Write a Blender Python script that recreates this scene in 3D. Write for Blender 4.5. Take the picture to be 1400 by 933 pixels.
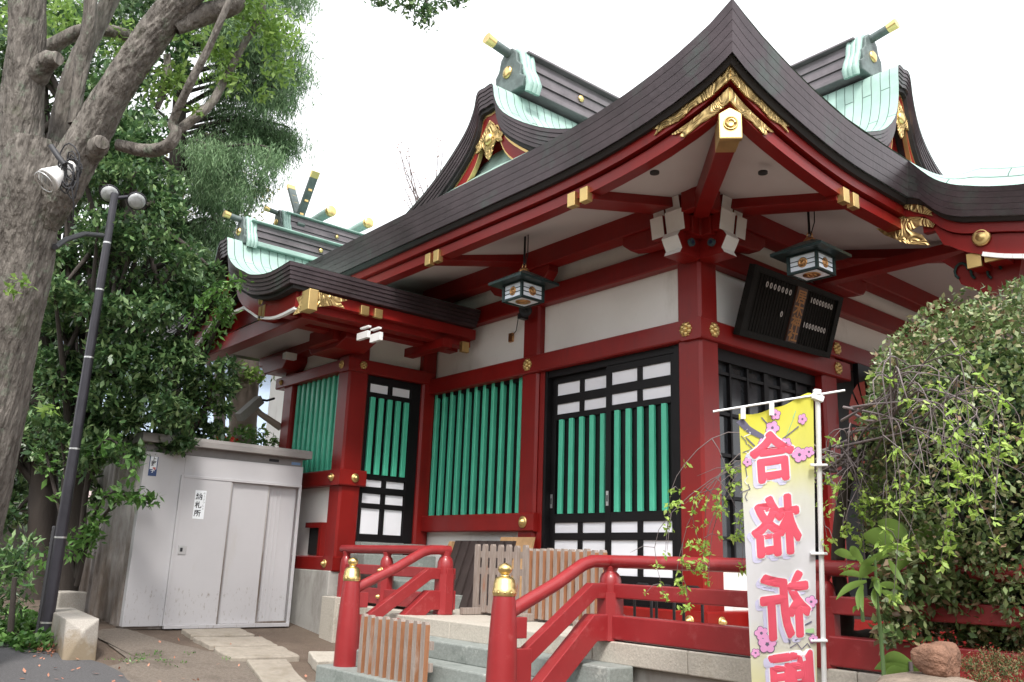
import bpy, math, random
import numpy as np
from mathutils import Vector, Matrix
R = math.radians
random.seed(7); rng = np.random.default_rng(7)
for o in list(bpy.data.objects): bpy.data.objects.remove(o)
scene = bpy.context.scene; COL = scene.collection

# ------------------------------------------------------------ camera
FPX = 1185.0; PITCH, YAW, ROLL = R(14.28), R(50.4), R(2.0)
_F = Vector((-math.sin(YAW)*math.cos(PITCH), math.cos(YAW)*math.cos(PITCH), math.sin(PITCH)))
_r = Vector((math.cos(YAW), math.sin(YAW), 0)); _u = _r.cross(_F)
_R = math.cos(ROLL)*_r + math.sin(ROLL)*_u; _U = -math.sin(ROLL)*_r + math.cos(ROLL)*_u
CAM = Vector((4.68, -6.05, 1.25))
cd = bpy.data.cameras.new('camera'); cam = bpy.data.objects.new('camera', cd); COL.objects.link(cam)
cd.sensor_width = 36; cd.lens = FPX/1400*36; cd.clip_start = .05; cd.clip_end = 3000
cam.matrix_world = Matrix(((_R.x,_U.x,-_F.x,CAM.x),(_R.y,_U.y,-_F.y,CAM.y),(_R.z,_U.z,-_F.z,CAM.z),(0,0,0,1)))
scene.camera = cam
def ray(px, py): return _F + _R*((px-700)/FPX) - _U*((py-466.5)/FPX)
def at(px, py, d): return CAM + ray(px, py)*d          # a point of the place, d metres deep
def on(px, py, ax, v):
    r = ray(px, py); return CAM + r*((v-CAM[ax])/r[ax])

# ------------------------------------------------------------ light
w = bpy.data.worlds.new('World'); scene.world = w; w.use_nodes = True
nt = w.node_tree; nt.nodes.clear()
sky = nt.nodes.new('ShaderNodeTexSky'); sky.sky_type = 'NISHITA'; sky.sun_disc = False
SUN_EL, SUN_AZ = R(52), R(128)
sky.sun_elevation = SUN_EL; sky.sun_rotation = SUN_AZ
sky.air_density = 1.0; sky.dust_density = 3.0
hs = nt.nodes.new('ShaderNodeHueSaturation'); hs.inputs['Saturation'].default_value = .16
mixc = nt.nodes.new('ShaderNodeMix'); mixc.data_type = 'RGBA'; mixc.inputs[0].default_value = .6
mixc.inputs[7].default_value = (7.2, 7.3, 7.5, 1)       # an even overcast layer
tcw = nt.nodes.new('ShaderNodeTexCoord'); nzw = nt.nodes.new('ShaderNodeTexNoise'); nzw.inputs['Scale'].default_value = 2.2; nzw.inputs['Detail'].default_value = 4
bg = nt.nodes.new('ShaderNodeBackground'); bg.inputs[1].default_value = .14
wo = nt.nodes.new('ShaderNodeOutputWorld')
L = nt.links.new
L(sky.outputs[0], hs.inputs['Color']); L(hs.outputs[0], mixc.inputs[6]); L(mixc.outputs[2], bg.inputs[0]); L(bg.outputs[0], wo.inputs[0])
sd = bpy.data.lights.new('sun', 'SUN'); sd.energy = 1.75; sd.angle = R(11); sd.color = (1, .96, .9)
so = bpy.data.objects.new('sun', sd); COL.objects.link(so)
# the sun stands high, behind and to the right of the camera
sdir = Vector((math.cos(SUN_EL)*math.sin(SUN_AZ), math.cos(SUN_EL)*math.cos(SUN_AZ), math.sin(SUN_EL)))
so.rotation_euler = (-sdir).to_track_quat('-Z', 'Y').to_euler()
vs = scene.view_settings; vs.view_transform = 'Standard'; vs.look = 'None'; vs.exposure = 1.25; vs.gamma = 1; vs.use_curve_mapping = False

# ------------------------------------------------------------ materials
def mat(name, col, rough=.5, metal=0, var=.12, vscale=6, bump=0, bscale=30, coat=0, spec=None, col2=None, stretch=None, detail=6, trans=0, bdist=.01):
    m = bpy.data.materials.new(name); m.use_nodes = True; n = m.node_tree; b = n.nodes['Principled BSDF']
    b.inputs['Roughness'].default_value = rough; b.inputs['Metallic'].default_value = metal
    if coat: b.inputs['Coat Weight'].default_value = coat; b.inputs['Coat Roughness'].default_value = .12
    if spec is not None: b.inputs['Specular IOR Level'].default_value = spec
    tc = n.nodes.new('ShaderNodeTexCoord'); mp = n.nodes.new('ShaderNodeMapping')
    if stretch: mp.inputs['Scale'].default_value = stretch
    n.links.new(tc.outputs['Object'], mp.inputs[0])
    nz = n.nodes.new('ShaderNodeTexNoise'); nz.inputs['Scale'].default_value = vscale; nz.inputs['Detail'].default_value = detail; nz.inputs['Roughness'].default_value = .65
    n.links.new(mp.outputs[0], nz.inputs['Vector'])
    cr = n.nodes.new('ShaderNodeValToRGB'); cr.color_ramp.elements[0].position = .3; cr.color_ramp.elements[1].position = .7
    c2 = col2 or tuple(min(1, c*(1+var)) for c in col); c1 = col if col2 else tuple(c*(1-var) for c in col)
    cr.color_ramp.elements[0].color = (*c1, 1); cr.color_ramp.elements[1].color = (*c2, 1)
    n.links.new(nz.outputs['Fac'], cr.inputs[0]); n.links.new(cr.outputs[0], b.inputs['Base Color'])
    mr = n.nodes.new('ShaderNodeMapRange'); mr.inputs[3].default_value = max(0, rough-.08); mr.inputs[4].default_value = min(1, rough+.1)
    n.links.new(nz.outputs['Fac'], mr.inputs[0]); n.links.new(mr.outputs[0], b.inputs['Roughness'])
    if bump:
        nb = n.nodes.new('ShaderNodeTexNoise'); nb.inputs['Scale'].default_value = bscale; nb.inputs['Detail'].default_value = 5
        n.links.new(mp.outputs[0], nb.inputs['Vector'])
        bp = n.nodes.new('ShaderNodeBump'); bp.inputs['Strength'].default_value = min(1, bump); bp.inputs['Distance'].default_value = bdist
        n.links.new(nb.outputs['Fac'], bp.inputs['Height']); n.links.new(bp.outputs[0], b.inputs['Normal'])
    return m
def overlay(m, col, scale, lo, hi, stretch=None, zfade=None):
    """dirt, stains or lichen laid over a material; zfade=(z0,z1): more of it towards the foot (splash dirt)"""
    n = m.node_tree; b = n.nodes['Principled BSDF']; src = b.inputs['Base Color'].links[0].from_socket
    tc = n.nodes.new('ShaderNodeTexCoord'); mp = n.nodes.new('ShaderNodeMapping')
    if stretch: mp.inputs['Scale'].default_value = stretch
    n.links.new(tc.outputs['Object'], mp.inputs[0])
    nz = n.nodes.new('ShaderNodeTexNoise'); nz.inputs['Scale'].default_value = scale; nz.inputs['Detail'].default_value = 8; nz.inputs['Roughness'].default_value = .7
    n.links.new(mp.outputs[0], nz.inputs['Vector'])
    f = nz.outputs['Fac']
    if zfade:
        sx = n.nodes.new('ShaderNodeSeparateXYZ'); n.links.new(tc.outputs['Object'], sx.inputs[0])
        mz = n.nodes.new('ShaderNodeMapRange'); mz.inputs[1].default_value = zfade[1]; mz.inputs[2].default_value = zfade[0]; mz.inputs[3].default_value = 0; mz.inputs[4].default_value = .45
        n.links.new(sx.outputs[2], mz.inputs[0]); ad = n.nodes.new('ShaderNodeMath'); n.links.new(f, ad.inputs[0]); n.links.new(mz.outputs[0], ad.inputs[1]); f = ad.outputs[0]
    mr = n.nodes.new('ShaderNodeMapRange'); mr.inputs[1].default_value = lo; mr.inputs[2].default_value = hi
    n.links.new(f, mr.inputs[0])
    mx = n.nodes.new('ShaderNodeMix'); mx.data_type = 'RGBA'; mx.inputs[7].default_value = (*col, 1)
    n.links.new(mr.outputs[0], mx.inputs[0]); n.links.new(src, mx.inputs[6]); n.links.new(mx.outputs[2], b.inputs['Base Color'])
    return m
def leafmat(name, cols, trans=.25, rough=.45):
    m = bpy.data.materials.new(name); m.use_nodes = True; n = m.node_tree; b = n.nodes['Principled BSDF']
    g = n.nodes.new('ShaderNodeNewGeometry'); cr = n.nodes.new('ShaderNodeValToRGB')
    e = cr.color_ramp.elements
    while len(e) < len(cols): e.new(.5)
    for i, c in enumerate(cols): e[i].position = i/(len(cols)-1)*.98; e[i].color = (*c, 1)
    n.links.new(g.outputs['Random Per Island'], cr.inputs[0]); n.links.new(cr.outputs[0], b.inputs['Base Color'])
    b.inputs['Roughness'].default_value = rough
    tr = n.nodes.new('ShaderNodeBsdfTranslucent'); n.links.new(cr.outputs[0], tr.inputs[0])
    ms = n.nodes.new('ShaderNodeMixShader'); ms.inputs[0].default_value = trans
    n.links.new(b.outputs[0], ms.inputs[1]); n.links.new(tr.outputs[0], ms.inputs[2]); n.links.new(ms.outputs[0], n.nodes['Material Output'].inputs[0])
    return m
M = {}
M['red'] = mat('red_lacquer', (.21,.0075,.0058), .42, var=.13, vscale=2.5, coat=.06, bump=.10, bscale=9, spec=.35)
overlay(M['red'], (.13,.010,.010), 3.5, .55, .85, (3,3,.35)); overlay(M['red'], (.27,.018,.016), 9, .64, .80, (2,2,.4))
M['rail'] = mat('rail_lacquer', (.265,.018,.021), .42, var=.09, vscale=4, coat=.2, bump=.06, bscale=40)
overlay(M['rail'], (.36,.075,.075), 11, .56, .80); overlay(M['rail'], (.16,.02,.02), 6, .66, .84, (1,1,.5))
M['plaster'] = mat('white_plaster', (.86,.845,.815), .8, var=.03, vscale=1.5, bump=.08, bscale=60)
overlay(M['plaster'], (.55,.52,.47), 1.6, .56, .85, (1,1,.35))
M['white'] = mat('white_paint', (.80,.79,.78), .55, var=.03)
M['soffit'] = mat('soffit_board', (.50,.445,.44), .75, var=.04, vscale=2)
M['panel'] = mat('white_door_panel', (.86,.86,.91), .45, var=.02)
M['black'] = mat('black_lacquer', (.008,.007,.008), .45, var=.3, vscale=3, spec=.22)
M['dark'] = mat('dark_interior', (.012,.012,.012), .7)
M['green'] = mat('green_paint', (.085,.54,.35), .42, var=.07, vscale=5, bump=.05)
M['gold'] = mat('gold_metal', (.68,.49,.21), .44, 1, var=.10, vscale=8, bump=.03, bscale=20)
M['goldplain'] = mat('polished_gold_metal', (.78,.58,.25), .34, 1, var=.06, vscale=12)
M['copper'] = mat('brown_copper', (.062,.046,.051), .36, .35, var=.35, vscale=2.2, bump=.25, bscale=18)
overlay(M['copper'], (.07,.12,.095), 1.3, .56, .80); overlay(M['copper'], (.10,.085,.09), 5, .58, .78, (1,1,4))
M['ridgebody'] = mat('grey_brown_ridge_sheet', (.15,.13,.14), .45, .2, var=.25, vscale=4, bump=.1)
M['shadowgap'] = mat('painted_shadow_and_spot_black', (.02,.017,.017), .7)  # near-black that paints in the shadow below roof edges; also the soffit spots
M['lampmetal'] = mat('lantern_metal', (.025,.045,.045), .4, .5, var=.3)
M['glasswhite'] = mat('frosted_glass', (.82,.88,.97), .25, var=.03)
M['brass'] = mat('brass_metal', (.65,.36,.16), .3, 1)
M['stone'] = mat('granite_stone', (.44,.405,.35), .8, var=.16, vscale=60, bump=.3, bscale=70)
overlay(M['stone'], (.22,.18,.13), 2.2, .56, .78)
M['stonegreen'] = mat('green_grey_stone', (.23,.25,.235), .75, var=.16, vscale=40, bump=.3, bscale=60)
overlay(M['stonegreen'], (.09,.11,.10), 3.2, .56, .72); overlay(M['stonegreen'], (.50,.52,.48), 5, .6, .8)
M['stoneshort'] = mat('pale_granite', (.36,.33,.295), .8, var=.2, vscale=90, bump=.35, bscale=80)
overlay(M['stoneshort'], (.24,.19,.13), 6, .58, .80, None, (.35,.62))
M['paver'] = mat('paving_stone', (.30,.265,.22), .85, var=.18, vscale=20, bump=.5, bscale=40)
overlay(M['paver'], (.18,.15,.11), 5, .52, .72)
M['concrete'] = mat('concrete', (.40,.385,.36), .85, var=.08, vscale=3, bump=.2, bscale=40)
overlay(M['concrete'], (.17,.15,.13), 1.8, .52, .78, (1,1,.4)); overlay(M['concrete'], (.42,.28,.14), 2.4, .66, .82, (1,1,.25))
M['shed'] = mat('shed_paint', (.49,.48,.495), .5, var=.03, vscale=2, bump=.03)
overlay(M['shed'], (.26,.23,.20), 45, 1.02, 1.14, (1,1,.35), (.40,.72)); overlay(M['shed'], (.42,.39,.36), 2.4, .60, .85, (1,1,.3))
M['shedside'] = mat('shed_side_sheet', (.42,.40,.39), .5, .1, var=.06, vscale=2)
overlay(M['shedside'], (.13,.10,.08), 5, .60, 1.0, (1,1,.4), (.45,1.6))
M['shedroof'] = mat('shed_roof_sheet', (.30,.28,.27), .5, .1, var=.08)
M['sheddark'] = mat('shed_recess_painted_shade', (.22,.205,.20), .6)  # darker shed grey, paints in the shade of the recess under the roof
M['paper'] = mat('white_paper', (.82,.85,.88), .6, var=.02)
M['ink'] = mat('black_ink', (.015,.015,.02), .6)
M['blueink'] = mat('blue_sticker', (.02,.05,.16), .5)
M['redink'] = mat('red_sticker', (.45,.05,.03), .5)
M['pole'] = mat('dark_pole_paint', (.035,.033,.042), .4, .2, var=.2)
M['steel'] = mat('steel_band', (.6,.6,.6), .35, .8)
M['globe'] = mat('lamp_glass', (.42,.43,.44), .10, var=.3, vscale=14)
M['conduit'] = mat('grey_conduit', (.035,.035,.04), .6)
M['bark'] = mat('tree_bark', (.06,.05,.043), .95, bump=.8, bscale=40, vscale=22, stretch=(1,1,.2), col2=(.25,.225,.20), bdist=.05)
overlay(M['bark'], (.20,.24,.18), 9, .56, .72); overlay(M['bark'], (.05,.06,.025), 2.6, .58, .72)
M['barkdark'] = mat('dark_bark', (.05,.04,.035), .9, bump=.8, bscale=30, vscale=8, stretch=(1,1,.3))
M['twig'] = mat('twig_bark', (.16,.13,.13), .8, var=.2)
M['wood'] = mat('grey_weathered_wood', (.22,.165,.135), .85, vscale=7, bump=.4, bscale=40, stretch=(9,9,.7), col2=(.35,.30,.27))
overlay(M['wood'], (.34,.12,.05), 4, .60, .72, (3,3,.5))
M['woodor'] = mat('orange_brown_wood', (.26,.115,.055), .75, vscale=9, bump=.3, bscale=40, stretch=(6,6,.6), col2=(.34,.15,.07))
overlay(M['woodor'], (.40,.33,.28), 3, .60, .72, (3,3,.5))
M['brownboard'] = mat('dark_brown_board', (.040,.028,.026), .55, var=.2, vscale=5)
M['lightwood'] = mat('pale_lath_wood', (.42,.25,.12), .7, var=.2, vscale=12)
M['tube'] = mat('black_tube', (.01,.01,.012), .35, .3)
M['plastic'] = mat('white_plastic', (.85,.85,.85), .35, var=.02)
M['asphalt'] = mat('asphalt', (.085,.082,.085), .9, var=.35, vscale=90, bump=.5, bscale=120)
M['rock'] = mat('red_brown_rock', (.22,.115,.075), .8, bump=.9, bscale=45, vscale=14, var=.35, bdist=.02)
M['rockflat'] = mat('flat_garden_stone', (.21,.165,.13), .9, bump=.9, bscale=30, vscale=7, var=.4, bdist=.02)
M['fruit'] = mat('gilded_letters', (.30,.13,.03), .4, .4)
M['boardblack'] = mat('black_plaque_wood', (.009,.008,.007), .65, spec=.15, var=.6, vscale=9, stretch=(1,6,1), bump=.3, bscale=30)
M['blockgrey'] = mat('block_wall', (.16,.145,.13), .9, var=.2, vscale=6, bump=.4)
M['house'] = mat('pale_house_render', (.55,.45,.43), .8, var=.05)
M['bluetile'] = mat('pale_blue_cladding', (.42,.52,.66), .6, var=.05)
M['deadleaf'] = leafmat('dead_leaves', [(.40,.16,.10),(.55,.26,.17),(.30,.12,.07)], .1, .7)
M['pinkp'] = mat('pink_print', (.86,.40,.70), .8, var=.05); M['redp'] = mat('red_print', (.84,.11,.17), .75, var=.03)
M['lilacp'] = mat('lilac_print', (.66,.64,.85), .8, var=.02); M['greyp'] = mat('grey_print', (.16,.15,.22), .8, var=.05)
M['whitep'] = mat('white_print', (.86,.86,.90), .8, var=.02); M['greenp'] = mat('green_print', (.45,.70,.35), .8, var=.03)
# roof patina with seams (brick layout in the surface's own UV)
def roofmat():
    m = mat('patina_copper_roof', (.37,.51,.455), .5, .1, var=.14, vscale=2.5, bump=.1)
    overlay(m, (.25,.38,.33), 1.4, .56, .8)
    n = m.node_tree; b = n.nodes['Principled BSDF']; src = b.inputs['Base Color'].links[0].from_socket
    uv = n.nodes.new('ShaderNodeUVMap'); br = n.nodes.new('ShaderNodeTexBrick')
    br.inputs['Scale'].default_value = 1; br.inputs['Brick Width'].default_value = .9; br.inputs['Row Height'].default_value = .11
    br.inputs['Mortar Size'].default_value = .006; br.inputs['Mortar Smooth'].default_value = .3
    br.inputs['Color1'].default_value = (1,1,1,1); br.inputs['Color2'].default_value = (.86,.9,.9,1); br.inputs['Mortar'].default_value = (.25,.28,.27,1)
    n.links.new(uv.outputs[0], br.inputs['Vector'])
    mx = n.nodes.new('ShaderNodeMix'); mx.data_type = 'RGBA'; mx.blend_type = 'MULTIPLY'; mx.inputs[0].default_value = 1
    n.links.new(src, mx.inputs[6]); n.links.new(br.outputs['Color'], mx.inputs[7]); n.links.new(mx.outputs[2], b.inputs['Base Color'])
    bp = n.nodes.new('ShaderNodeBump'); bp.inputs['Strength'].default_value = .6; bp.inputs['Distance'].default_value = .012; bp.invert = True
    n.links.new(br.outputs['Fac'], bp.inputs['Height']); n.links.new(bp.outputs[0], b.inputs['Normal'])
    return m
M['roof'] = roofmat()
M['patina'] = mat('patina_copper', (.30,.43,.385), .5, .1, var=.2, vscale=6, bump=.2)
M['patinadark'] = mat('dark_patina_copper', (.12,.15,.145), .55, .2, var=.35, vscale=8, bump=.4, bscale=18)
def goldrelief():
    m = mat('embossed_gold', (.58,.42,.19), .5, 1, var=.25, vscale=14)
    n = m.node_tree; b = n.nodes['Principled BSDF']; tc = n.nodes.new('ShaderNodeTexCoord')
    nz = n.nodes.new('ShaderNodeTexNoise'); nz.inputs['Scale'].default_value = 4.5; nz.inputs['Distortion'].default_value = 1.8; nz.inputs['Detail'].default_value = 0
    n.links.new(tc.outputs['Object'], nz.inputs['Vector'])
    wv = n.nodes.new('ShaderNodeMath'); wv.operation = 'SINE'; ml = n.nodes.new('ShaderNodeMath'); ml.operation = 'MULTIPLY'; ml.inputs[1].default_value = 48
    n.links.new(nz.outputs['Fac'], ml.inputs[0]); n.links.new(ml.outputs[0], wv.inputs[0])
    bp = n.nodes.new('ShaderNodeBump'); bp.inputs['Strength'].default_value = .7; bp.inputs['Distance'].default_value = .008
    n.links.new(wv.outputs[0], bp.inputs['Height']); n.links.new(bp.outputs[0], b.inputs['Normal'])
    return m
M['emboss'] = goldrelief()
GL = dict(
 camellia=leafmat('dark_evergreen_leaves', [(.03,.065,.028),(.06,.125,.05),(.09,.175,.065),(.14,.235,.085),(.24,.34,.15)], .25, .28),
 lime=leafmat('fresh_lime_leaves', [(.12,.22,.04),(.20,.34,.07),(.32,.46,.13)], .45, .5),
 conifer=leafmat('conifer_needles', [(.07,.13,.055),(.12,.21,.09),(.19,.29,.14)], .25, .6),
 yellow=leafmat('yellowing_leaves', [(.28,.27,.10),(.46,.40,.16),(.22,.29,.10),(.52,.40,.24)], .35, .6),
 pink=leafmat('pale_pink_buds', [(.42,.28,.26),(.5,.35,.3)], .3, .6),
 bush=leafmat('clipped_bush_leaves', [(.05,.09,.03),(.10,.165,.05),(.15,.215,.075),(.21,.27,.10),(.28,.32,.16),(.30,.19,.12)], .2, .35),
 spring=leafmat('spring_leaves', [(.24,.40,.06),(.38,.56,.11),(.50,.64,.17)], .45, .5),
 broad=leafmat('broad_leaves', [(.08,.18,.035),(.15,.29,.06),(.30,.32,.08)], .35, .4),
 ivy=leafmat('ivy_leaves', [(.05,.13,.03),(.11,.24,.05),(.18,.33,.09)], .3, .4),
 heath=leafmat('heath_leaves', [(.07,.11,.04),(.12,.15,.05),(.28,.09,.06)], .2, .6),
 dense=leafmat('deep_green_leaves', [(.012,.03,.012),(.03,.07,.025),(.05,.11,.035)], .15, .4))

# ------------------------------------------------------------ mesh helpers
class MB:
    def __init__(s): s.v = []; s.f = []; s.mi = []; s.sm = []; s.uv = None
    def add(s, vs, fs, mi=0, sm=False):
        b = len(s.v); s.v += [tuple(v) for v in vs]
        for f in fs: s.f.append(tuple(b+i for i in f)); s.mi.append(mi); s.sm.append(sm)
    def box(s, x0, x1, y0, y1, z0, z1, mi=0):
        s.add([(x0,y0,z0),(x1,y0,z0),(x1,y1,z0),(x0,y1,z0),(x0,y0,z1),(x1,y0,z1),(x1,y1,z1),(x0,y1,z1)],
              [(0,3,2,1),(4,5,6,7),(0,1,5,4),(1,2,6,5),(2,3,7,6),(3,0,4,7)], mi)
        return s
    def bar(s, p, q, wd, h, up=(0,0,1), mi=0):
        p = Vector(p); q = Vector(q); d = (q-p).normalized(); up = Vector(up)
        sx = d.cross(up).normalized()*wd/2; uz = sx.cross(d).normalized()*h/2
        s.add([p-sx-uz,p+sx-uz,p+sx+uz,p-sx+uz,q-sx-uz,q+sx-uz,q+sx+uz,q-sx+uz],
              [(0,1,2,3),(7,6,5,4),(0,4,5,1),(1,5,6,2),(2,6,7,3),(3,7,4,0)], mi)
        return s
    def prism(s, pts, ex, mi=0, sm=False):
        n = len(pts); ex = Vector(ex); a = [Vector(p) for p in pts]
        s.add(a+[p+ex for p in a], [tuple(range(n)), tuple(range(2*n-1, n-1, -1))]+[(i,i+n,(i+1)%n+n,(i+1)%n) for i in range(n)], mi, sm)
        return s
    def tube(s, pts, rad, seg=10, mi=0, cap=True, sm=True, jit=0):
        pts = [Vector(p) for p in pts]; n = len(pts)
        if not hasattr(rad, '__len__'): rad = [rad]*n
        ref = None; rings = []
        for i, p in enumerate(pts):
            d = (pts[min(i+1,n-1)]-pts[max(i-1,0)]).normalized()
            if ref is None: ref = d.orthogonal().normalized()
            ref = (ref-d*ref.dot(d)).normalized(); b = d.cross(ref)
            rings.append([p+(ref*math.cos(2*math.pi*k/seg)+b*math.sin(2*math.pi*k/seg))*rad[i]*(1+random.uniform(-jit,jit)) for k in range(seg)])
        vs = [v for r in rings for v in r]; fs = []
        for i in range(n-1):
            for k in range(seg): fs.append((i*seg+k, i*seg+(k+1)%seg, (i+1)*seg+(k+1)%seg, (i+1)*seg+k))
        s.add(vs, fs, mi, sm)
        if cap: s.add(rings[0], [tuple(range(seg-1,-1,-1))], mi); s.add(rings[-1], [tuple(range(seg))], mi)
        return s
    def lathe(s, prof, c, axis=(0,0,1), seg=28, mi=0, sm=True):
        c = Vector(c); ax = Vector(axis).normalized(); a = ax.orthogonal().normalized(); b = ax.cross(a)
        n = len(prof); vs = []
        for r, h in prof:
            for k in range(seg):
                t = 2*math.pi*k/seg; vs.append(c+ax*h+(a*math.cos(t)+b*math.sin(t))*max(r, .0004))
        fs = [(i*seg+k, i*seg+(k+1)%seg, (i+1)*seg+(k+1)%seg, (i+1)*seg+k) for i in range(n-1) for k in range(seg)]
        s.add(vs, fs, mi, sm); s.add(vs[:seg], [tuple(range(seg-1,-1,-1))], mi); s.add(vs[-seg:], [tuple(range(seg))], mi)
        return s
    def grid(s, rows, mi=0, sm=True, flip=False):
        m_ = len(rows[0]); vs = [v for r in rows for v in r]; fs = []
        for i in range(len(rows)-1):
            for k in range(m_-1):
                f = (i*m_+k, i*m_+k+1, (i+1)*m_+k+1, (i+1)*m_+k); fs.append(f[::-1] if flip else f)
        s.add(vs, fs, mi, sm); return s
    def build(s, name, mats, parent=None, bevel=0, uvf=None):
        if not isinstance(mats, (list, tuple)): mats = [mats]
        me = bpy.data.meshes.new(name); off = Vector(parent_loc(parent))
        me.from_pydata([(v[0]-off.x, v[1]-off.y, v[2]-off.z) for v in s.v], [], s.f)
        for m_ in mats: me.materials.append(M[m_] if isinstance(m_, str) else m_)
        me.polygons.foreach_set('material_index', s.mi); me.polygons.foreach_set('use_smooth', s.sm)
        if uvf:
            ul = me.uv_layers.new(name='UVMap')
            for lp in me.loops: ul.data[lp.index].uv = uvf(Vector(me.vertices[lp.vertex_index].co)+off)
        me.update()
        o = bpy.data.objects.new(name, me); COL.objects.link(o)
        if parent is not None: o.parent = parent
        if bevel:
            bm_ = o.modifiers.new('bevel', 'BEVEL'); bm_.width = bevel; bm_.segments = 2; bm_.limit_method = 'ANGLE'; bm_.angle_limit = R(35)
        return o
def parent_loc(p):
    v = Vector((0,0,0))
    while p is not None: v = v+Vector(p.location); p = p.parent
    return v
def thing(name, label, cat, loc=(0,0,0), group=None):
    o = bpy.data.objects.new(name, None); o.empty_display_size = .1; o.location = loc; COL.objects.link(o)
    o['label'] = label; o['category'] = cat
    if group: o['group'] = group
    return o
def tag(o, label, cat, group=None):
    o['label'] = label; o['category'] = cat
    if group: o['group'] = group
    return o
def kind(o, k, label=None, cat=None):
    o['kind'] = k
    if label: o['label'] = label
    if cat: o['category'] = cat
    return o
def copy_tree(o, parent=None):
    c = o.copy(); COL.objects.link(c); c.parent = parent
    for ch in list(o.children): copy_tree(ch, c)
    return c
def boxo(name, m, parent, x0, x1, y0, y1, z0, z1, bevel=0): return MB().box(x0,x1,y0,y1,z0,z1).build(name, m, parent, bevel)
def lerp(a, b, t): return a+(b-a)*t
def smooth(a, b, x):
    t = min(1, max(0, (x-a)/(b-a))); return t*t*(3-2*t)
def chamfer_post(x0, x1, y0, y1, z0, z1, c=.025):
    return MB().prism([(x0+c,y0,z0),(x1-c,y0,z0),(x1,y0+c,z0),(x1,y1-c,z0),(x1-c,y1,z0),(x0+c,y1,z0),(x0,y1-c,z0),(x0,y0+c,z0)], (0,0,z1-z0))
def chamfer_bar(axis, a0, a1, b0, b1, z0, z1, c=.012):
    """beam along axis 0 (x) or 1 (y)"""
    q = [(b0+c,z0),(b1-c,z0),(b1,z0+c),(b1,z1-c),(b1-c,z1),(b0+c,z1),(b0,z1-c),(b0,z0+c)]
    return MB().prism([(a0,b,z) if axis == 0 else (b,a0,z) for b, z in q], (a1-a0,0,0) if axis == 0 else (0,a1-a0,0))
def text_mesh(s, size, place, name, m, parent, mirror=False, bold=0, ext=.001):
    """one line of lettering as mesh; place(u, v) -> world point for u right / v up"""
    c = bpy.data.curves.new('lettering', 'FONT'); c.body = s; c.size = size; c.align_x = 'CENTER'; c.align_y = 'CENTER'; c.offset = bold; c.resolution_u = 3
    o = bpy.data.objects.new('lettering', c); COL.objects.link(o); bpy.context.view_layer.update()
    me = bpy.data.meshes.new_from_object(o.evaluated_get(bpy.context.evaluated_depsgraph_get()))
    b = MB(); xs = [v.co.x for v in me.vertices]; ys = [v.co.y for v in me.vertices]
    cx_, cy_ = (min(xs)+max(xs))/2, (min(ys)+max(ys))/2
    vs = [place((-(v.co.x-cx_) if mirror else v.co.x-cx_), v.co.y-cy_) for v in me.vertices]
    fs = [tuple(p.vertices) for p in me.polygons]
    b.add(vs, fs)
    bpy.data.objects.remove(o); bpy.data.curves.remove(c); bpy.data.meshes.remove(me)
    return b.build(name, m, parent) if name else b
def np_mesh(name, V, nv, mats, parent=None, mi=None, smoothf=False):
    """V: (N*nv,3) array; faces of nv verts each"""
    off = parent_loc(parent); V = V-np.array(off)[None]
    N = len(V)//nv; me = bpy.data.meshes.new(name)
    me.vertices.add(len(V)); me.vertices.foreach_set('co', V.astype(np.float32).ravel())
    me.loops.add(len(V)); me.loops.foreach_set('vertex_index', np.arange(len(V), dtype=np.int32))
    me.polygons.add(N); me.polygons.foreach_set('loop_start', np.arange(0, len(V), nv, dtype=np.int32)); me.polygons.foreach_set('loop_total', np.full(N, nv, dtype=np.int32))
    me.update(calc_edges=True)
    for m_ in (mats if isinstance(mats, (list, tuple)) else [mats]): me.materials.append(m_)
    o = bpy.data.objects.new(name, me); COL.objects.link(o)
    if parent is not None: o.parent = parent
    return o
def leaf_quads(P, size, aspect=.5, droop=0., up=.4, jitter=.35):
    """P (N,3) leaf positions -> (N*2 quads) two-sided folded leaves as single kite quads"""
    N = len(P); d = rng.normal(size=(N,3)); d[:,2] -= droop; d /= np.linalg.norm(d,axis=1)[:,None]
    nrm = rng.normal(size=(N,3)); nrm[:,2] += up*3; s_ = np.cross(d, nrm); s_ /= np.linalg.norm(s_,axis=1)[:,None]+1e-9
    sz = size*(1+rng.uniform(-jitter,jitter,N))[:,None]
    a = P; b = P+d*sz*.45+s_*sz*aspect*.5; c = P+d*sz; e = P+d*sz*.45-s_*sz*aspect*.5
    return np.stack([a,b,c,e],1).reshape(-1,3)
def blob_points(c, r, n, shell=.75):
    """points spread through an ellipsoid, denser near the skin"""
    d = rng.normal(size=(n,3)); d /= np.linalg.norm(d,axis=1)[:,None]
    t = 1-(1-shell)*rng.random(n)**.7 if shell < 1 else np.ones(n)
    t = np.where(rng.random(n) < .25, rng.random(n)**.4, t)
    return np.array(c)[None]+d*np.array(r)[None]*t[:,None]

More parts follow.
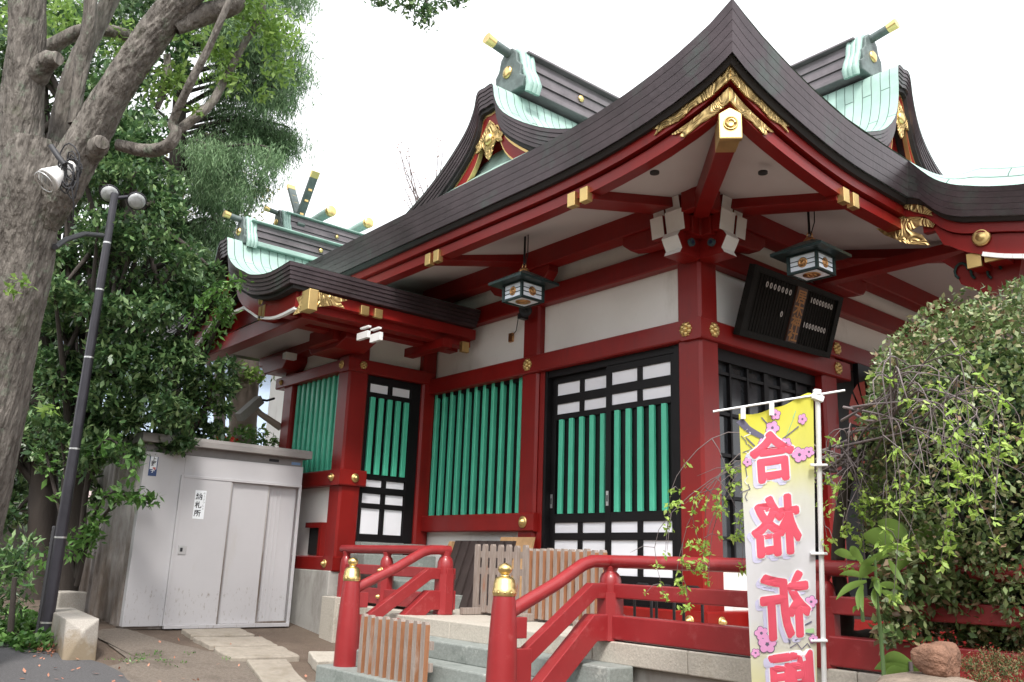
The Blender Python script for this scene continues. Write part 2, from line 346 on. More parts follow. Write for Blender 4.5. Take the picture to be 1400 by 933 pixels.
# ------------------------------------------------------------ ground
def gz(x, y):
    z = .15-.1*(max(-5.4, min(2.2, x))+1.7)
    z += .18*smooth(-5.2, -9, x)
    return z
g = MB(); xs = [-400,-120,-60,-30,-18,-12]+[-9+.35*i for i in range(44)]+[7,9,14,30,80,300]; ys = [-300,-90,-40,-20,-12]+[-9+.35*i for i in range(46)]+[8,10,14,22,40,90,400]
g.grid([[(x, y, gz(x,y)+(.002*math.sin(3.1*x+1.7*y) if abs(x)<9 and abs(y)<9 else 0)) for x in xs] for y in ys], flip=False)
gm = mat('packed_earth', (.075,.050,.036), .95, vscale=1.1, bump=.9, bscale=50, col2=(.165,.125,.095), detail=9, bdist=.02)
overlay(gm, (.30,.27,.23), 60, .60, .72); overlay(gm, (.07,.05,.04), 9, .62, .72)
M['earth'] = gm
kind(g.build('ground', 'earth'), 'structure')
# asphalt patch and the trodden path
def patch(name, m, pts, dz):
    c_=[sum(p[k] for p in pts)/len(pts) for k in (0,1)]; out=[]; n=len(pts)
    for i in range(n):
        p0,p1,p2,p3=pts[i-1],pts[i],pts[(i+1)%n],pts[(i+2)%n]
        for k in range(10):
            t=k/10; q=[.5*((2*p1[a])+(p2[a]-p0[a])*t+(2*p0[a]-5*p1[a]+4*p2[a]-p3[a])*t*t+(-p0[a]+3*p1[a]-3*p2[a]+p3[a])*t**3) for a in (0,1)]
            out.append((q[0]+random.uniform(-.012,.012),q[1]+random.uniform(-.012,.012)))
    p=MB(); rows=[[(lerp(c_[0],x,f),lerp(c_[1],y,f),gz(lerp(c_[0],x,f),lerp(c_[1],y,f))+dz) for x,y in out+out[:1]] for f in (.001,.25,.5,.75,1)]
    p.grid(rows); return kind(p.build(name,m),'structure')
def gpt(px, py):
    r = ray(px, py); t = 3.
    for _ in range(60):
        p = CAM+r*t; t += (p.z-gz(p.x,p.y))/max(.05,-r.z)*.6
    return CAM+r*t
A = [gpt(-60,880), gpt(60,893), gpt(150,915), gpt(185,960), gpt(150,1100), gpt(-200,1100)]
patch('asphalt_path', 'asphalt', [(p.x,p.y) for p in A], .020)
pp = [gpt(x,y) for x,y in ((95,935),(170,905),(130,868),(170,862),(230,880),(330,905),(420,950),(500,1100),(150,1100))]
M['gravelpath'] = overlay(mat('sandy_gravel', (.165,.135,.11), .95, var=.3, vscale=40, bump=.8, bscale=90, bdist=.02), (.30,.27,.23), 110, .56, .68); overlay(M['gravelpath'], (.085,.065,.05), 1.6, .5, .7)
patch('path', 'gravelpath', [(p.x,p.y) for p in pp], .014)

# ------------------------------------------------------------ roofs
def slab_roof(profile, axis, c, a0, a1, thick, name, root, layers=5, step=.008, uvs=1., nmfront='roof_edge'):
    """profile: [(d,z)] from ridge (d=0) down to the eave; symmetrical; runs along axis a0->a1"""
    full = [(-d, z) for d, z in reversed(profile)]+[(d, z) for d, z in profile if d > 0]
    P = lambda a, d, z: (c+d, a, z) if axis == 1 else (a, c+d, z)
    sg = 1 if a1 > a0 else -1
    b = MB(); dm = full[-1][0]
    for k in range(layers):
        z0 = -thick*k/layers; z1 = -thick*(k+1)/layers; ins = step*k*1.0; sc = (dm-ins)/dm
        top = [(d*sc, z+z0) for d, z in full]; bot = [(d*sc, z+z1+.004) for d, z in full]
        A0, A1 = a0+sg*ins, a1-sg*ins
        n = len(full)
        vs = [P(A0,*p) for p in top]+[P(A0,*p) for p in bot]+[P(A1,*p) for p in top]+[P(A1,*p) for p in bot]
        fs = []
        for i in range(n-1):
            fs += [(i,i+1,n+i+1,n+i), (2*n+i,3*n+i,3*n+i+1,2*n+i+1), (n+i,n+i+1,3*n+i+1,3*n+i), (i,2*n+i,2*n+i+1,i+1)]
        fs += [(0,n,3*n,2*n), (n-1,3*n-1,4*n-1,2*n-1)]
        b.add(vs, fs)
    e = b.build(nmfront, 'copper', root)
    t = MB(); acc = [0]
    for i in range(1, len(full)): acc.append(acc[-1]+math.hypot(full[i][0]-full[i-1][0], full[i][1]-full[i-1][1]))
    rows = [[P(a, d, z+.004) for d, z in full] for a in (a0-sg*.004, lerp(a0,a1,.33), lerp(a0,a1,.66), a1)]
    t.grid(rows)
    mid = len(full)//2
    def uvf(p):
        d = p.x-c if axis == 1 else p.y-c; a = p.y if axis == 1 else p.x
        j = min(range(len(full)), key=lambda i: abs(full[i][0]-d)); return ((acc[j])*uvs, a*uvs)
    t.build('roof_surface', 'roof', root, uvf=uvf)
    return full
def interp(profile, n):
    """smooth resample of profile"""
    ds = [p[0] for p in profile]; zs = [p[1] for p in profile]; out = []
    for i in range(n+1):
        t = i/n*(len(ds)-1); k = min(int(t), len(ds)-2); f = t-k
        def cr(a): 
            p0 = a[max(k-1,0)]; p1 = a[k]; p2 = a[k+1]; p3 = a[min(k+2,len(a)-1)]
            return .5*((2*p1)+(-p0+p2)*f+(2*p0-5*p1+4*p2-p3)*f*f+(-p0+3*p1-3*p2+p3)*f**3)
        out.append((cr(ds), cr(zs)))
    return out
def bargeboard(profile, axis, c, a, w_, drop, sc, name, m, root, th, d0=.0):
    """curved board following the verge under the roof edge"""
    P = lambda aa, d, z: (c+d, aa, z) if axis == 1 else (aa, c+d, z)
    pr = [p for p in profile if p[0] >= d0]
    full = [(-d*sc, z) for d, z in reversed(pr)]+[(d*sc, z) for d, z in pr if d > 0]
    n = len(full); b = MB()
    top = [(d, z-drop) for d, z in full]; bot = [(d, z-drop-w_) for d, z in full]
    vs = [P(a,*p) for p in top]+[P(a,*p) for p in bot]+[P(a+th,*p) for p in top]+[P(a+th,*p) for p in bot]; fs = []
    for i in range(n-1): fs += [(i,i+1,n+i+1,n+i),(2*n+i,3*n+i,3*n+i+1,2*n+i+1),(n+i,n+i+1,3*n+i+1,3*n+i),(i,2*n+i,2*n+i+1,i+1)]
    fs += [(0,n,3*n,2*n),(n-1,3*n-1,4*n-1,2*n-1)]
    b.add(vs, fs); return b.build(name, m, root)
def ridge(root, axis, c, a0, a1, z0, h, wd, scale=1., dots=(), uptilt=.16, capm='ridgebody'):
    """ridge body with caps, ogre tile and upturned gilt tipped bar at a0"""
    sg = 1 if a1 > a0 else -1
    def bx(b, p0, p1, w0, zz0, zz1, mi=0):
        if axis == 1: b.box(c-w0, c+w0, min(p0,p1), max(p0,p1), zz0, zz1, mi)
        else: b.box(min(p0,p1), max(p0,p1), c-w0, c+w0, zz0, zz1, mi)
    b = MB(); st = a0+sg*.1*scale
    for k in range(6):
        ww = wd*(.62 if k % 2 else .7)*.5
        bx(b, st, a1, ww, z0+h*k/6+.002, z0+h*(k+1)/6-.006)
    rb = b.build('ridge', 'ridgebody', root)
    cp = MB(); bx(cp, st, a1, wd*.46, z0+h, z0+h+.035*scale); bx(cp, st, a1, wd*.50, z0-.05, z0+.01)
    cp.build('ridge_cap', capm, rb, bevel=.008)
    for d in dots:
        for s_ in (-1, 1):
            pos = (c+s_*wd*.36, a0+sg*d, z0+h*.5) if axis == 1 else (a0+sg*d, c+s_*wd*.36, z0+h*.5)
            ax = (s_,0,0) if axis == 1 else (0,s_,0)
            MB().lathe([(.05*scale,0),(.05*scale,.012),(.03*scale,.022),(0,.026)], pos, ax, 20).build('crest_disc', 'goldplain', rb)
    # ogre tile: stepped shield silhouette
    sh = [(-.30,-.30),(-.34,-.16),(-.25,-.10),(-.26,.04),(-.18,.12),(-.16,.26),(-.07,.36),(.07,.36),(.16,.26),(.18,.12),(.26,.04),(.25,-.10),(.34,-.16),(.30,-.30)]
    q = lambda u, v, e: (c+u*scale, a0+e, z0+h*.5+v*scale) if axis == 1 else (a0+e, c+u*scale, z0+h*.5+v*scale)
    og = MB().prism([q(u,v,-sg*.02) for u, v in sh], (0, sg*.16*scale, 0) if axis == 1 else (sg*.16*scale, 0, 0)).build('ridge_end_tile', 'patinadark', root, bevel=.012)
    fin = MB()
    for s_ in (-1, 1):
        cv_ = [(.10,.33),(.19,.25),(.22,.13),(.25,.0),(.31,-.12),(.36,-.26),(.33,-.36)]
        for e_ in (.06,.13,.20): fin.tube([q(s_*u,v,sg*e_*scale) for u, v in cv_], [r__*scale for r__ in (.045,.05,.05,.045,.05,.055,.045)], 8)
    fin.build('scroll_fin', 'patina', og)
    ax = (0,-sg,0) if axis == 1 else (-sg,0,0)
    MB().lathe([(.085*scale,0),(.085*scale,.015),(.055*scale,.03),(0,.036)], q(0,.02,-sg*.02), ax, 24).build('crest_disc', 'goldplain', og)
    p0 = Vector(q(0,.26,sg*.25*scale)); dv = Vector(ax)*.52*scale; p1 = p0+dv+Vector((0,0,.52*scale*uptilt)); p2 = p0+dv*1.25+Vector((0,0,.52*scale*1.32*uptilt))
    MB().tube([p0,p1], .062*scale, 16).build('raised_bar', 'patinadark', og)
    MB().tube([p1,p2], [.066*scale,.075*scale], 16).build('gilt_tip', 'goldplain', og)

def inset(p, n, i_, dz):
    if n == (0,-1) and p[1] == -1.5: return (-6.5+(p[0]+6.5)*(8-i_)/8, p[1]+i_, p[2]+dz)
    if n == (1,0): return (p[0]-i_, 1.03+i_-(1.03+i_-p[1]-0)*(2.53)/(2.53) + (0 if p[1]>1.02 else 0) if False else lerp(1.03+i_, -1.5+i_, (1.03-p[1])/2.53), p[2]+dz)
    return (p[0]-n[0]*i_, p[1]-n[1]*i_, p[2]+dz)
def sweep(path, prof, name, m, root, close_in=False, sm=False):
    """path: [(pos, outward 2d normal (mitred), lift scale)], prof: [(inset, dz)]"""
    b = MB(); rows = []
    for p, n, k in path: rows.append([inset(p, n, i_, dz*k) for i_, dz in prof])
    b.grid(rows, sm=sm); return b.build(name, m, root)

# ============================================================ the hall
hall = thing('shrine_hall', 'large vermilion shrine hall with upswept copper roof, white plaster walls and green lattice windows', 'building')
PH = [(-3.9,.02)]
def proof(x):   # main roof height over distance from the ridge line x=-2.1
    d = abs(x+2.1)
    pts = [(0,6.24),(.14,6.22),(.19,6.03),(.34,5.81),(.72,5.53),(1.16,5.30),(1.6,5.15),(2.3,4.99),(3.0,4.87),(3.6,4.79)]
    for i in range(len(pts)-1):
        if d <= pts[i+1][0]: t = (d-pts[i][0])/(pts[i+1][0]-pts[i][0]); return lerp(pts[i][1], pts[i+1][1], t)
    return pts[-1][1]
def lift(x, y):
    u = max(0, (x+.9)/2.4)**2.7; v = max(0, (.3-y)/1.8)**1.7; return .36*min(1.02,u)*min(1.02,v)+.045*min(1.02,u)**5*min(1.02,v)**7
def eave_z(x, y): return 4.775+lift(x, y)
# skirt and slopes as a height field
b = MB(); gx = [-6.5,-5.9,-5.3,-4.8,-4.3,-3.9,-3.5,-3.1,-2.8,-2.6,-2.44,-2.29,-2.24,-2.1,-1.96,-1.91,-1.76,-1.5,-1.2,-.8,-.3,.2,.5,.8,1.05,1.3,1.5]
gy = [-1.5,-1.35,-1.15,-.95,-.75,-.5,0,.6,1.03,1.04,2,4,6,8]
rows = []
for y in gy:
    r_ = []
    for x in gx:
        side = 4.775+.62*(y+1.5)+.25*(y+1.5)**2; z = min(proof(x), side) if y < -.7 else proof(x)
        r_.append((x, y, z+lift(x,y)))
    rows.append(r_)
b.grid([r for r in rows])
rs = b.build('roof_surface', 'roof', hall, uvf=lambda p: (p.x, p.y))
# eave line
path = []
for i in range(31):
    x = lerp(-6.5, 1.5, i/30)
    if i == 30: continue
    path.append(((x,-1.5,eave_z(x,-1.5)), (0,-1), 1+.25*max(0,(x+.9)/2.4)**2.7))
for x in (1.28,1.36,1.44): path.append(((x,-1.5,eave_z(x,-1.5)), (0,-1), 1+.25*max(0,(x+.9)/2.4)**2.7))
path.append(((1.5,-1.5,eave_z(1.5,-1.5)), (1,-1), 1.25))
for i in range(1, 18):
    y = lerp(-1.5, 1.03, i/17); path.append(((1.5,y,eave_z(1.5,y)), (1,0), 1+.25*max(0,(.3-y)/1.8)**1.7))
NL = 5; prof = []
for k in range(NL):
    prof += [(.010*k, -.31*k/NL), (.010*(k+1), -.31*(k+1)/NL+.0045), (.010*(k+1)+.0035, -.31*(k+1)/NL+.004), (.010*(k+1)+.0035, -.31*(k+1)/NL+.001)]
sweep(path, prof, 'roof_edge', 'copper', hall)
sweep(path, [(.07,-.305),(.10,-.345),(.14,-.345)], 'painted_shadow_strip', 'shadowgap', hall)  # dark strip painting the shadow gap under the copper edge
fas = sweep(path, [(.135,-.34),(.135,-.43),(.20,-.43),(.20,-.455),(.175,-.455),(.175,-.545),(.30,-.545),(.30,-.50)], 'eave_board', 'red', hall)
# soffit
b = MB(); inn = []; out = []
for p, n, k in path:
    o_ = inset(p, n, .29, -.505*k)
    ix = min(o_[0], -.02) if n[0] else o_[0]; iy = max(o_[1], .02) if n[1] else o_[1]
    if n[0] and n[1]: ix, iy = -.05, .05
    out.append(o_); inn.append((ix, iy, 4.60))
b.grid([out, inn]); b.build('soffit', 'soffit', hall)
# hip rafter with gilt end
hp = MB(); hp.bar((-.1,.1,4.42),(1.29,-1.29,4.315),.14,.18); hp.build('hip_rafter', 'red', hall, bevel=.006)
gc = MB()
d45 = Vector((1,-1,0)).normalized(); s45 = Vector((1,1,0)).normalized(); o_ = Vector((1.30,-1.30,4.325))
sh = [(-.085,-.12),(.085,-.12),(.085,.08),(.0,.13),(-.085,.08)]
hc = gc.prism([o_+s45*(u*.95)+Vector((0,0,v*.98)) for u, v in sh], d45*.05).build('gilt_cap', 'goldplain', hall, bevel=.008)
e = MB(); e.lathe([(.052,0),(.052,.010),(.045,.012),(.043,.006),(0,.006)], o_+d45*.05, d45, 24)
for k in range(2):
    pts = [o_+d45*.06+s45*(math.cos(t+k*math.pi)*(.030-.0035*t))+Vector((0,0,math.sin(t+k*math.pi)*(.034-.004*t))) for t in [i*.45 for i in range(8)]]
    e.tube(pts, [.011-.0012*i for i in range(8)], 6)
e.build('comma_crest', 'gold', hc)
e2 = MB(); e2.bar((1.15,-1.15,4.325),(1.298,-1.298,4.314),.146,.186); e2.build('gilt_sleeve', 'gold', hall)
# embossed plates on both eave boards at the corner
def plate_on(side, pts, off, z0f):
    """pts: (distance from the corner, height) outline on the eave board of one side"""
    b = MB(); vs = []
    for d, v in pts:
        if side == 'left': x = 1.5-d; x0_ = -6.5+(x+6.5)*8/(8-off); zz = eave_z(x0_,-1.5); x, x1_ = x0_, x; k = 1+.25*max(0,(x+.9)/2.4)**2.7; vs.append((x1_, -1.5+off-.004, zz+v*k))
        else: y1_ = -1.5+d; y = 1.03-(1.03+off-y1_); zz = eave_z(1.5,y); k = 1+.25*max(0,(.3-y)/1.8)**1.7; vs.append((1.5-off+.004, y1_, zz+v*k))
    ex = (0,-.012,0) if side == 'left' else (.012,0,0)
    return b.prism(vs, ex).build('gilt_plate', 'emboss', hall)
for sd_ in ('left','right'):
    plate_on(sd_, [(.125,-.345),(.35,-.342),(.6,-.34),(.86,-.345),(.80,-.375),(.84,-.405),(.74,-.395),(.60,-.42),(.46,-.40),(.3,-.425),(.125,-.432)], .135, 0)
    plate_on(sd_, [(.165,-.46),(.32,-.462),(.5,-.462),(.70,-.462),(.66,-.482),(.58,-.492),(.62,-.515),(.58,-.54),(.44,-.525),(.30,-.545),(.165,-.548)], .175, 0)
# kohai (porch roof that runs out from the front eave): its verge curves down and forward
KV = interp([(1.5,4.785),(1.68,4.565),(1.83,4.455),(1.98,4.39),(2.17,4.325),(2.45,4.265),(2.9,4.24),(3.4,4.30)], 24)
kp = [((x,1.03,z), (0,-1) if x > 1.501 else (1,-1), 1.0-.22*smooth(1.5,2.2,x)) for x, z in KV]
porch = hall
sweep(kp, prof, 'porch_roof_edge', 'copper', porch)
sweep(kp, [(.07,-.305),(.10,-.345),(.14,-.345)], 'painted_shadow_strip', 'shadowgap', porch)  # shadow painted as a strip along the porch verge too
sweep(kp, [(.135,-.34),(.135,-.45),(.20,-.45),(.20,-.47),(.17,-.47)], 'porch_eave_board', 'red', porch)
b = MB(); b.grid([[(x,1.03+dy,z+dzz*min(1,(x-1.5)/.5)) for x, z in KV] for dy, dzz in ((0,0),(.04,.06),(.10,.14),(.22,.25),(.45,.34),(1,.38),(3,.38),(5.2,.38))]); b.build('porch_roof_surface', 'roof', porch, uvf=lambda p: (p.x,p.y))
# verge board of the porch: curved red board with white lower lip, roundel and gilt corner plate
b = MB(); lip = MB(); tp = []; bt = []
for i, (x, z) in enumerate(KV):
    k = 1.0-.22*smooth(1.5,2.2,x); tp.append((x,1.20,z-.46*k)); bt.append((x,1.20,min(z-.56, 3.98+.10*(x-2.1)**2) if x > 1.6 else 4.15))
b.grid([tp, bt]); b.grid([[(p[0],p[1]+.07,p[2]) for p in bt],[(p[0],p[1],p[2]) for p in bt]]); b.grid([[(p[0],p[1]+.07,p[2]) for p in tp],[(p[0],p[1]+.07,p[2]) for p in bt]])
b.build('verge_board', 'red', porch)
for i in range(len(KV)-1):
    if KV[i][0] > 1.93: lip.bar((bt[i][0],1.195,bt[i][2]+.0),(bt[i+1][0]+.002,1.195,bt[i+1][2]+.0),.03,.035)
lip.build('white_lip', 'white', porch)
def on_verge(px, py): return on(px, py, 1, 1.19)
def pix_plate(pts, ax, v, ex, name='gilt_plate', m='emboss', root=None): return MB().prism([on(x,y,ax,v) for x, y in pts], ex).build(name, m, root or hall)
pix_plate([(1183,301),(1215,303),(1196,283),(1206,285),(1222,290),(1245,294),(1281,304),(1276,312),(1258,309),(1246,316),(1262,322),(1272,336),(1240,334),(1210,322)], 1, 1.185, (0,-.014,0))
pix_plate([(1210,262),(1240,276),(1279,287),(1273,291),(1276,296),(1250,290),(1222,280)], 1, 1.16, (0,-.012,0))
MB().lathe([(.075,0),(.075,.012),(.06,.028),(.045,.02),(.035,.03),(0,.036)], on_verge(1342,325), (0,-1,0), 28).build('roundel', 'gold', porch)
# porch beam ends and carved struts under it
bb = MB(); p = on_verge(1335,350); bb.box(p.x-.09,p.x+.02,1.24,1.9,p.z-.08,p.z+.04); bb.box(p.x+.05,p.x+.20,1.24,1.9,p.z-.06,p.z+.04); bb.build('beam_end', 'red', hall, bevel=.005)
bb = MB(); bb.box(p.x-.092,p.x+.022,1.22,1.25,p.z-.082,p.z+.042); bb.box(p.x+.048,p.x+.202,1.22,1.25,p.z-.062,p.z+.042); bb.build('gilt_cap', 'gold', hall)
bb = MB(); bb.box(.2,2.6,1.75,1.9,4.12,4.22); bb.build('porch_beam', 'red', hall, bevel=.006)
cv = MB(); q0 = on(1300,358,1,1.5)
cv.prism([(q0.x+u,1.42,q0.z+v) for u, v in ((-.05,.0),(.05,-.1),(.1,-.25),(.3,-.38),(.55,-.3),(.6,-.12),(.5,0),(.3,.05))], (0,.12,0)).build('carved_strut', 'red', hall)
cv = MB()
for k in range(3): cv.tube([(q0.x+.12+.13*k+.055*math.cos(t), 1.40, q0.z-.14-.03*k+.07*math.sin(t)) for t in [i*.6 for i in range(8)]], .012, 6)
cv.build('painted_scroll', mat('teal_paint', (.008,.035,.032), .6), hall)
# ceiling closing the porch and eave from above
b = MB(); b.grid([[(-.02,1.0,4.60),(1.3,1.0,4.285),(1.31,1.2,4.28),(3.2,1.2,3.95)],[(-.02,6.5,4.60),(1.3,6.5,4.285),(1.31,6.5,4.28),(3.2,6.5,3.95)]],sm=False); b.build('porch_ceiling','soffit',hall)
kpf = MB(); kpf.box(2.9,3.0,-.0+1.2,6.0,3.75,4.0); kpf.build('porch_lintel', 'red', hall)

# gables of the main roof ------------------------------------------------
MP = interp([(0,6.24),(.135,6.23),(.19,6.03),(.34,5.81),(.72,5.53),(1.16,5.30),(1.75,5.09)], 20)
slab_roof(MP, 1, -2.1, -.95, 7.5, .22, 'gable', hall, 5)
def gable_face(axis, c, a, prof, inward, root, s=1.):
    q = lambda d, z, e: (c+d, a+e*inward, z) if axis == 1 else (a+e*inward, c+d, z)
    full = [(-d*.9, z-.2) for d, z in reversed(prof)]+[(d*.9, z-.2) for d, z in prof if d > 0]
    zb = full[0][1]-.25
    MB().prism([q(d,z,.26) for d, z in full]+[q(full[-1][0],zb,.26), q(full[0][0],zb,.26)], (0,.03*inward,0) if axis == 1 else (.03*inward,0,0)).build('gable_wall', 'red', root)
    bargeboard(prof, axis, c, a+.06*inward, .06, .20, .97, 'painted_shadow_strip', 'shadowgap', root, .05*inward)  # painted-in black shadow between roof edge and bargeboard
    bargeboard(prof, axis, c, a+.11*inward, .20, .26, .95, 'bargeboard', 'red', root, .05*inward)
    bargeboard(prof, axis, c, a+.105*inward, .030, .262, .95, 'gilt_edging', 'gold', root, .05*inward)
    bargeboard(prof, axis, c, a+.105*inward, .022, .445, .95, 'gilt_edging', 'gold', root, .05*inward)
    zt = prof[0][1]-.42
    # hanging pendant and apex plate
    out = [(0,.12),(.10,.02),(.24,-.16),(.42,-.30),(.36,-.36),(.40,-.44),(.26,-.42),(.20,-.36),(.12,-.48),(.08,-.62),(0,-.70)]
    pts = [(u*s,v*s) for u, v in out]+[(-u*s,v*s) for u, v in reversed(out) if u]
    MB().prism([q(u, zt+v, .085) for u, v in pts], (0,.02*inward,0) if axis == 1 else (.02*inward,0,0)).build('gable_pendant', 'emboss', root, bevel=.006)
    MB().lathe([(.07,0),(.07,.02),(.04,.04),(0,.045)], q(0,zt-.28*s,.085), (0,-inward,0) if axis == 1 else (-inward,0,0), 20).build('pendant_boss', 'goldplain', root)
gable_face(1, -2.1, -.95, MP, 1, hall, .58)
ridge(hall, 1, -2.1, -.62, 7.5, 6.33, .42, .5, .85, (.95,))
DP = interp([(0,6.9),(.14,6.89),(.18,6.54),(.30,6.20),(.55,5.95),(.85,5.80),(1.35,5.62),(1.9,5.5)], 20)
slab_roof(DP, 0, 3.0, .65, -4.2, .22, 'dormer', hall, 5)
gable_face(0, 3.0, .65, DP, -1, hall, .6)
ridge(hall, 0, 3.0, .28, -4.2, 7.0, .42, .5, .85, (1.1,))

# walls ------------------------------------------------------------------
# left side wall (faces -y), pillar faces at y=0
PX = [(-.27,0),(-2.45,-2.18),(-4.62,-4.35)]
for x0, x1 in PX: chamfer_post(x0,x1,0,.27,.76,4.3).build('pillar', 'red', hall)
FY = [(2.02,2.29),(5.2,5.47),(7.2,7.47)]
for y0, y1 in FY: chamfer_post(-.27,0,y0,y1,.76,4.3).build('pillar', 'red', hall)
def xbeam(name, x0, x1, z0, z1, pr=.035, m='red', y1=.2): return chamfer_bar(0, x0, x1, -pr, y1, z0, z1).build(name, m, hall)
def ybeam(name, y0, y1, z0, z1, pr=.035, m='red', x0=-.2): return chamfer_bar(1, y0, y1, x0, pr, z0, z1).build(name, m, hall)
xbeam('head_rail', -4.62, .033, 3.24, 3.43); ybeam('head_rail', -.036, 2.5, 3.235, 3.43, .036)
ybeam('head_rail', 2.0, 7.4, 3.455, 3.65)
xbeam('upper_beam', -4.6, .022, 3.99, 4.19, .02); ybeam('upper_beam', -.022, 7.4, 3.985, 4.195, .024)
xbeam('sill_beam', -4.4, -2.145, 1.56, 1.75)
xbeam('ground_beam', -4.4, .05, .745, .90, .05); ybeam('ground_beam', -.052, 2.3, .745, .905, .054)
boxo('purlin', 'red', hall, -4.15, .30, -.24, -.06, 4.33, 4.60, .006); boxo('purlin', 'red', hall, .06, .24, -.32, 7.4, 4.33, 4.60, .006)
# plaster panels
def xpan(x0, x1, z0, z1, y=.09, m='plaster', name='plaster_panel'): return boxo(name, m, hall, x0, x1, y, y+.04, z0, z1)
def ypan(y0, y1, z0, z1, x=-.09, m='plaster', name='plaster_panel'): return boxo(name, m, hall, x-.04, x, y0, y1, z0, z1)
xpan(-2.2,-.25,3.40,4.0); xpan(-4.4,-2.43,3.40,4.0); xpan(-4.4,-.1,4.18,4.62,.05); xpan(-4.4,-2.43,.85,1.58)
ypan(.25,2.05,3.40,4.0); ypan(2.27,5.2,3.62,4.0); ypan(5.4,7.4,3.4,4.0); ypan(.1,7.4,4.18,4.62,-.05)
ypan(.26,2.05,.85,1.30)
# thin inner uprights beside the pillars
for x0 in (-2.17,-4.35): boxo('jamb', 'red', hall, x0, x0+.07, .03, .2, .88, 3.25, .004)
# boat shaped brackets under the purlin
def boat(cx, axis):
    sh = [(-.5,.0),(-.5,-.07),(-.42,-.15),(-.3,-.18),(.3,-.18),(.42,-.15),(.5,-.07),(.5,0)]
    if axis == 0: return MB().prism([(cx+u,-.21,4.33+v) for u, v in sh], (0,.14,0))
    return MB().prism([(.21,cx+u,4.33+v) for u, v in sh], (-.14,0,0))
for cx_, ax in ((-2.31,0),(-4.3,0),(2.15,1),(5.33,1)): boat(cx_, ax).build('bracket_arm', 'red', hall, bevel=.01)
MB().prism([(-.75,-.21,4.33),(-.75,-.21,4.25),(-.66,-.21,4.18),(-.5,-.21,4.15),(.1,-.21,4.15),(.1,-.21,4.33)], (0,.14,0)).build('bracket_arm', 'red', hall, bevel=.008)
MB().prism([(.21,.75,4.33),(.21,.75,4.25),(.21,.66,4.18),(.21,.5,4.15),(.21,-.1,4.15),(.21,-.1,4.33)], (-.14,0,0)).build('bracket_arm', 'red', hall, bevel=.008)
# corner capital block and stacked arm ends with white faces
cbk = MB(); cbk.box(-.33,.12,-.12,.33,4.16,4.36); cbk.box(-.28,.18,-.18,.28,4.34,4.56); cbk.build('capital_block', 'red', hall, bevel=.02)
def arm_end(side, u, wd, z0, z1, e, nose=False):
    """arm running out of the corner, its end painted white. u: centre along the wall"""
    def P(a, e_, z): return (a, -e_, z) if side == 'left' else (e_, -a, z)
    mb = MB(); wf = MB()
    if nose:
        pr = [(0,z1),(e-.02,z1),(e+.02,z1-.06),(e-.01,z0+.10),(e-.04,z0+.05),(e-.01,z0),(0,z0)]
    else: pr = [(0,z1),(e,z1),(e-.03,z0),(0,z0)]
    mb.prism([P(u-wd/2, a, z) for a, z in pr], Vector(P(u+wd/2,0,0))-Vector(P(u-wd/2,0,0)))
    ends = pr[1:-1]
    wf.grid([[Vector(P(u-wd/2+.002, a+.006, z)) for a, z in ends], [Vector(P(u+wd/2-.002, a+.006, z)) for a, z in ends]], sm=False)
    o1 = mb.build('bracket_arm', 'red', hall, bevel=0); wf.build('white_end', 'white', o1)
for sd_, sgn in (('left',1),('right',1)):
    # 'left' measures along x (negative away from corner); 'right' along y mirrored through -u
    arm_end(sd_, -.245*sgn+.0, .13, 4.36, 4.52, .28); arm_end(sd_, -.08*sgn, .17, 4.37, 4.53, .28)
    arm_end(sd_, -.235*sgn, .15, 4.17, 4.365, .31); arm_end(sd_, -.03*sgn, .21, 4.18, 4.375, .31)
    arm_end(sd_, -.07*sgn, .19, 3.97, 4.185, .30, True)
    cvb = MB(); P0 = (.06,-.20,4.07) if sd_ == 'left' else (.20,-.06,4.07)
    cvb.lathe([(.036,0),(.036,.03)], P0, (1,0,0) if sd_ == 'left' else (0,-1,0), 16); cvb.lathe([(.018,0),(.018,.034)], P0, (1,0,0) if sd_ == 'left' else (0,-1,0), 12, 1)
    cvb.build('painted_scroll', [mat('grey_blue_paint', (.035,.06,.07), .6), mat('deep_blue_paint', (.005,.012,.05), .5)], hall)
# rafters with paired gilt caps
def rafter(side, c, zin=4.55, zout=4.245):
    b = MB(); P = (lambda a, e, z: (a,-e,z)) if side == 'left' else (lambda a, e, z: (e, a, z))
    b.prism([P(c-.13,0,zin-.05),P(c-.13,1.3,zout-.05),P(c-.13,1.3,zout+.07),P(c-.13,0,zin+.07)], Vector(P(c+.13,0,0))-Vector(P(c-.13,0,0)))
    rf = b.build('rafter', 'red', hall, bevel=.006)
    for s_ in (-1,1):
        k = MB(); cc = c+s_*.075
        a = P(cc-.045,1.295,zout-.07); e_ = P(cc+.045,1.36,zout+.055)
        k.box(min(a[0],e_[0]),max(a[0],e_[0]),min(a[1],e_[1]),max(a[1],e_[1]),a[2],e_[2]); k.build('gilt_cap', 'gold', rf, bevel=.004)
rafter('left', -.20); rafter('left', -2.33); rafter('left', -4.5); rafter('right', .26); rafter('right', 2.15)
# recessed soffit lights
for (px_,py_,ax_) in ((895,237,1),(1043,237,0)):
    best=min((abs((lambda q:q.z-(4.6-.27*(-q.y if ax_ else q.x)))(at(px_,py_,t_))),t_) for t_ in [5+.01*i_ for i_ in range(350)]); q=at(px_,py_,best[1]); MB().lathe([(.038,-.012),(.038,.004),(.0,.004)],(q.x,q.y,q.z),(0,0,-1),16).build('soffit_spot','shadowgap',hall)
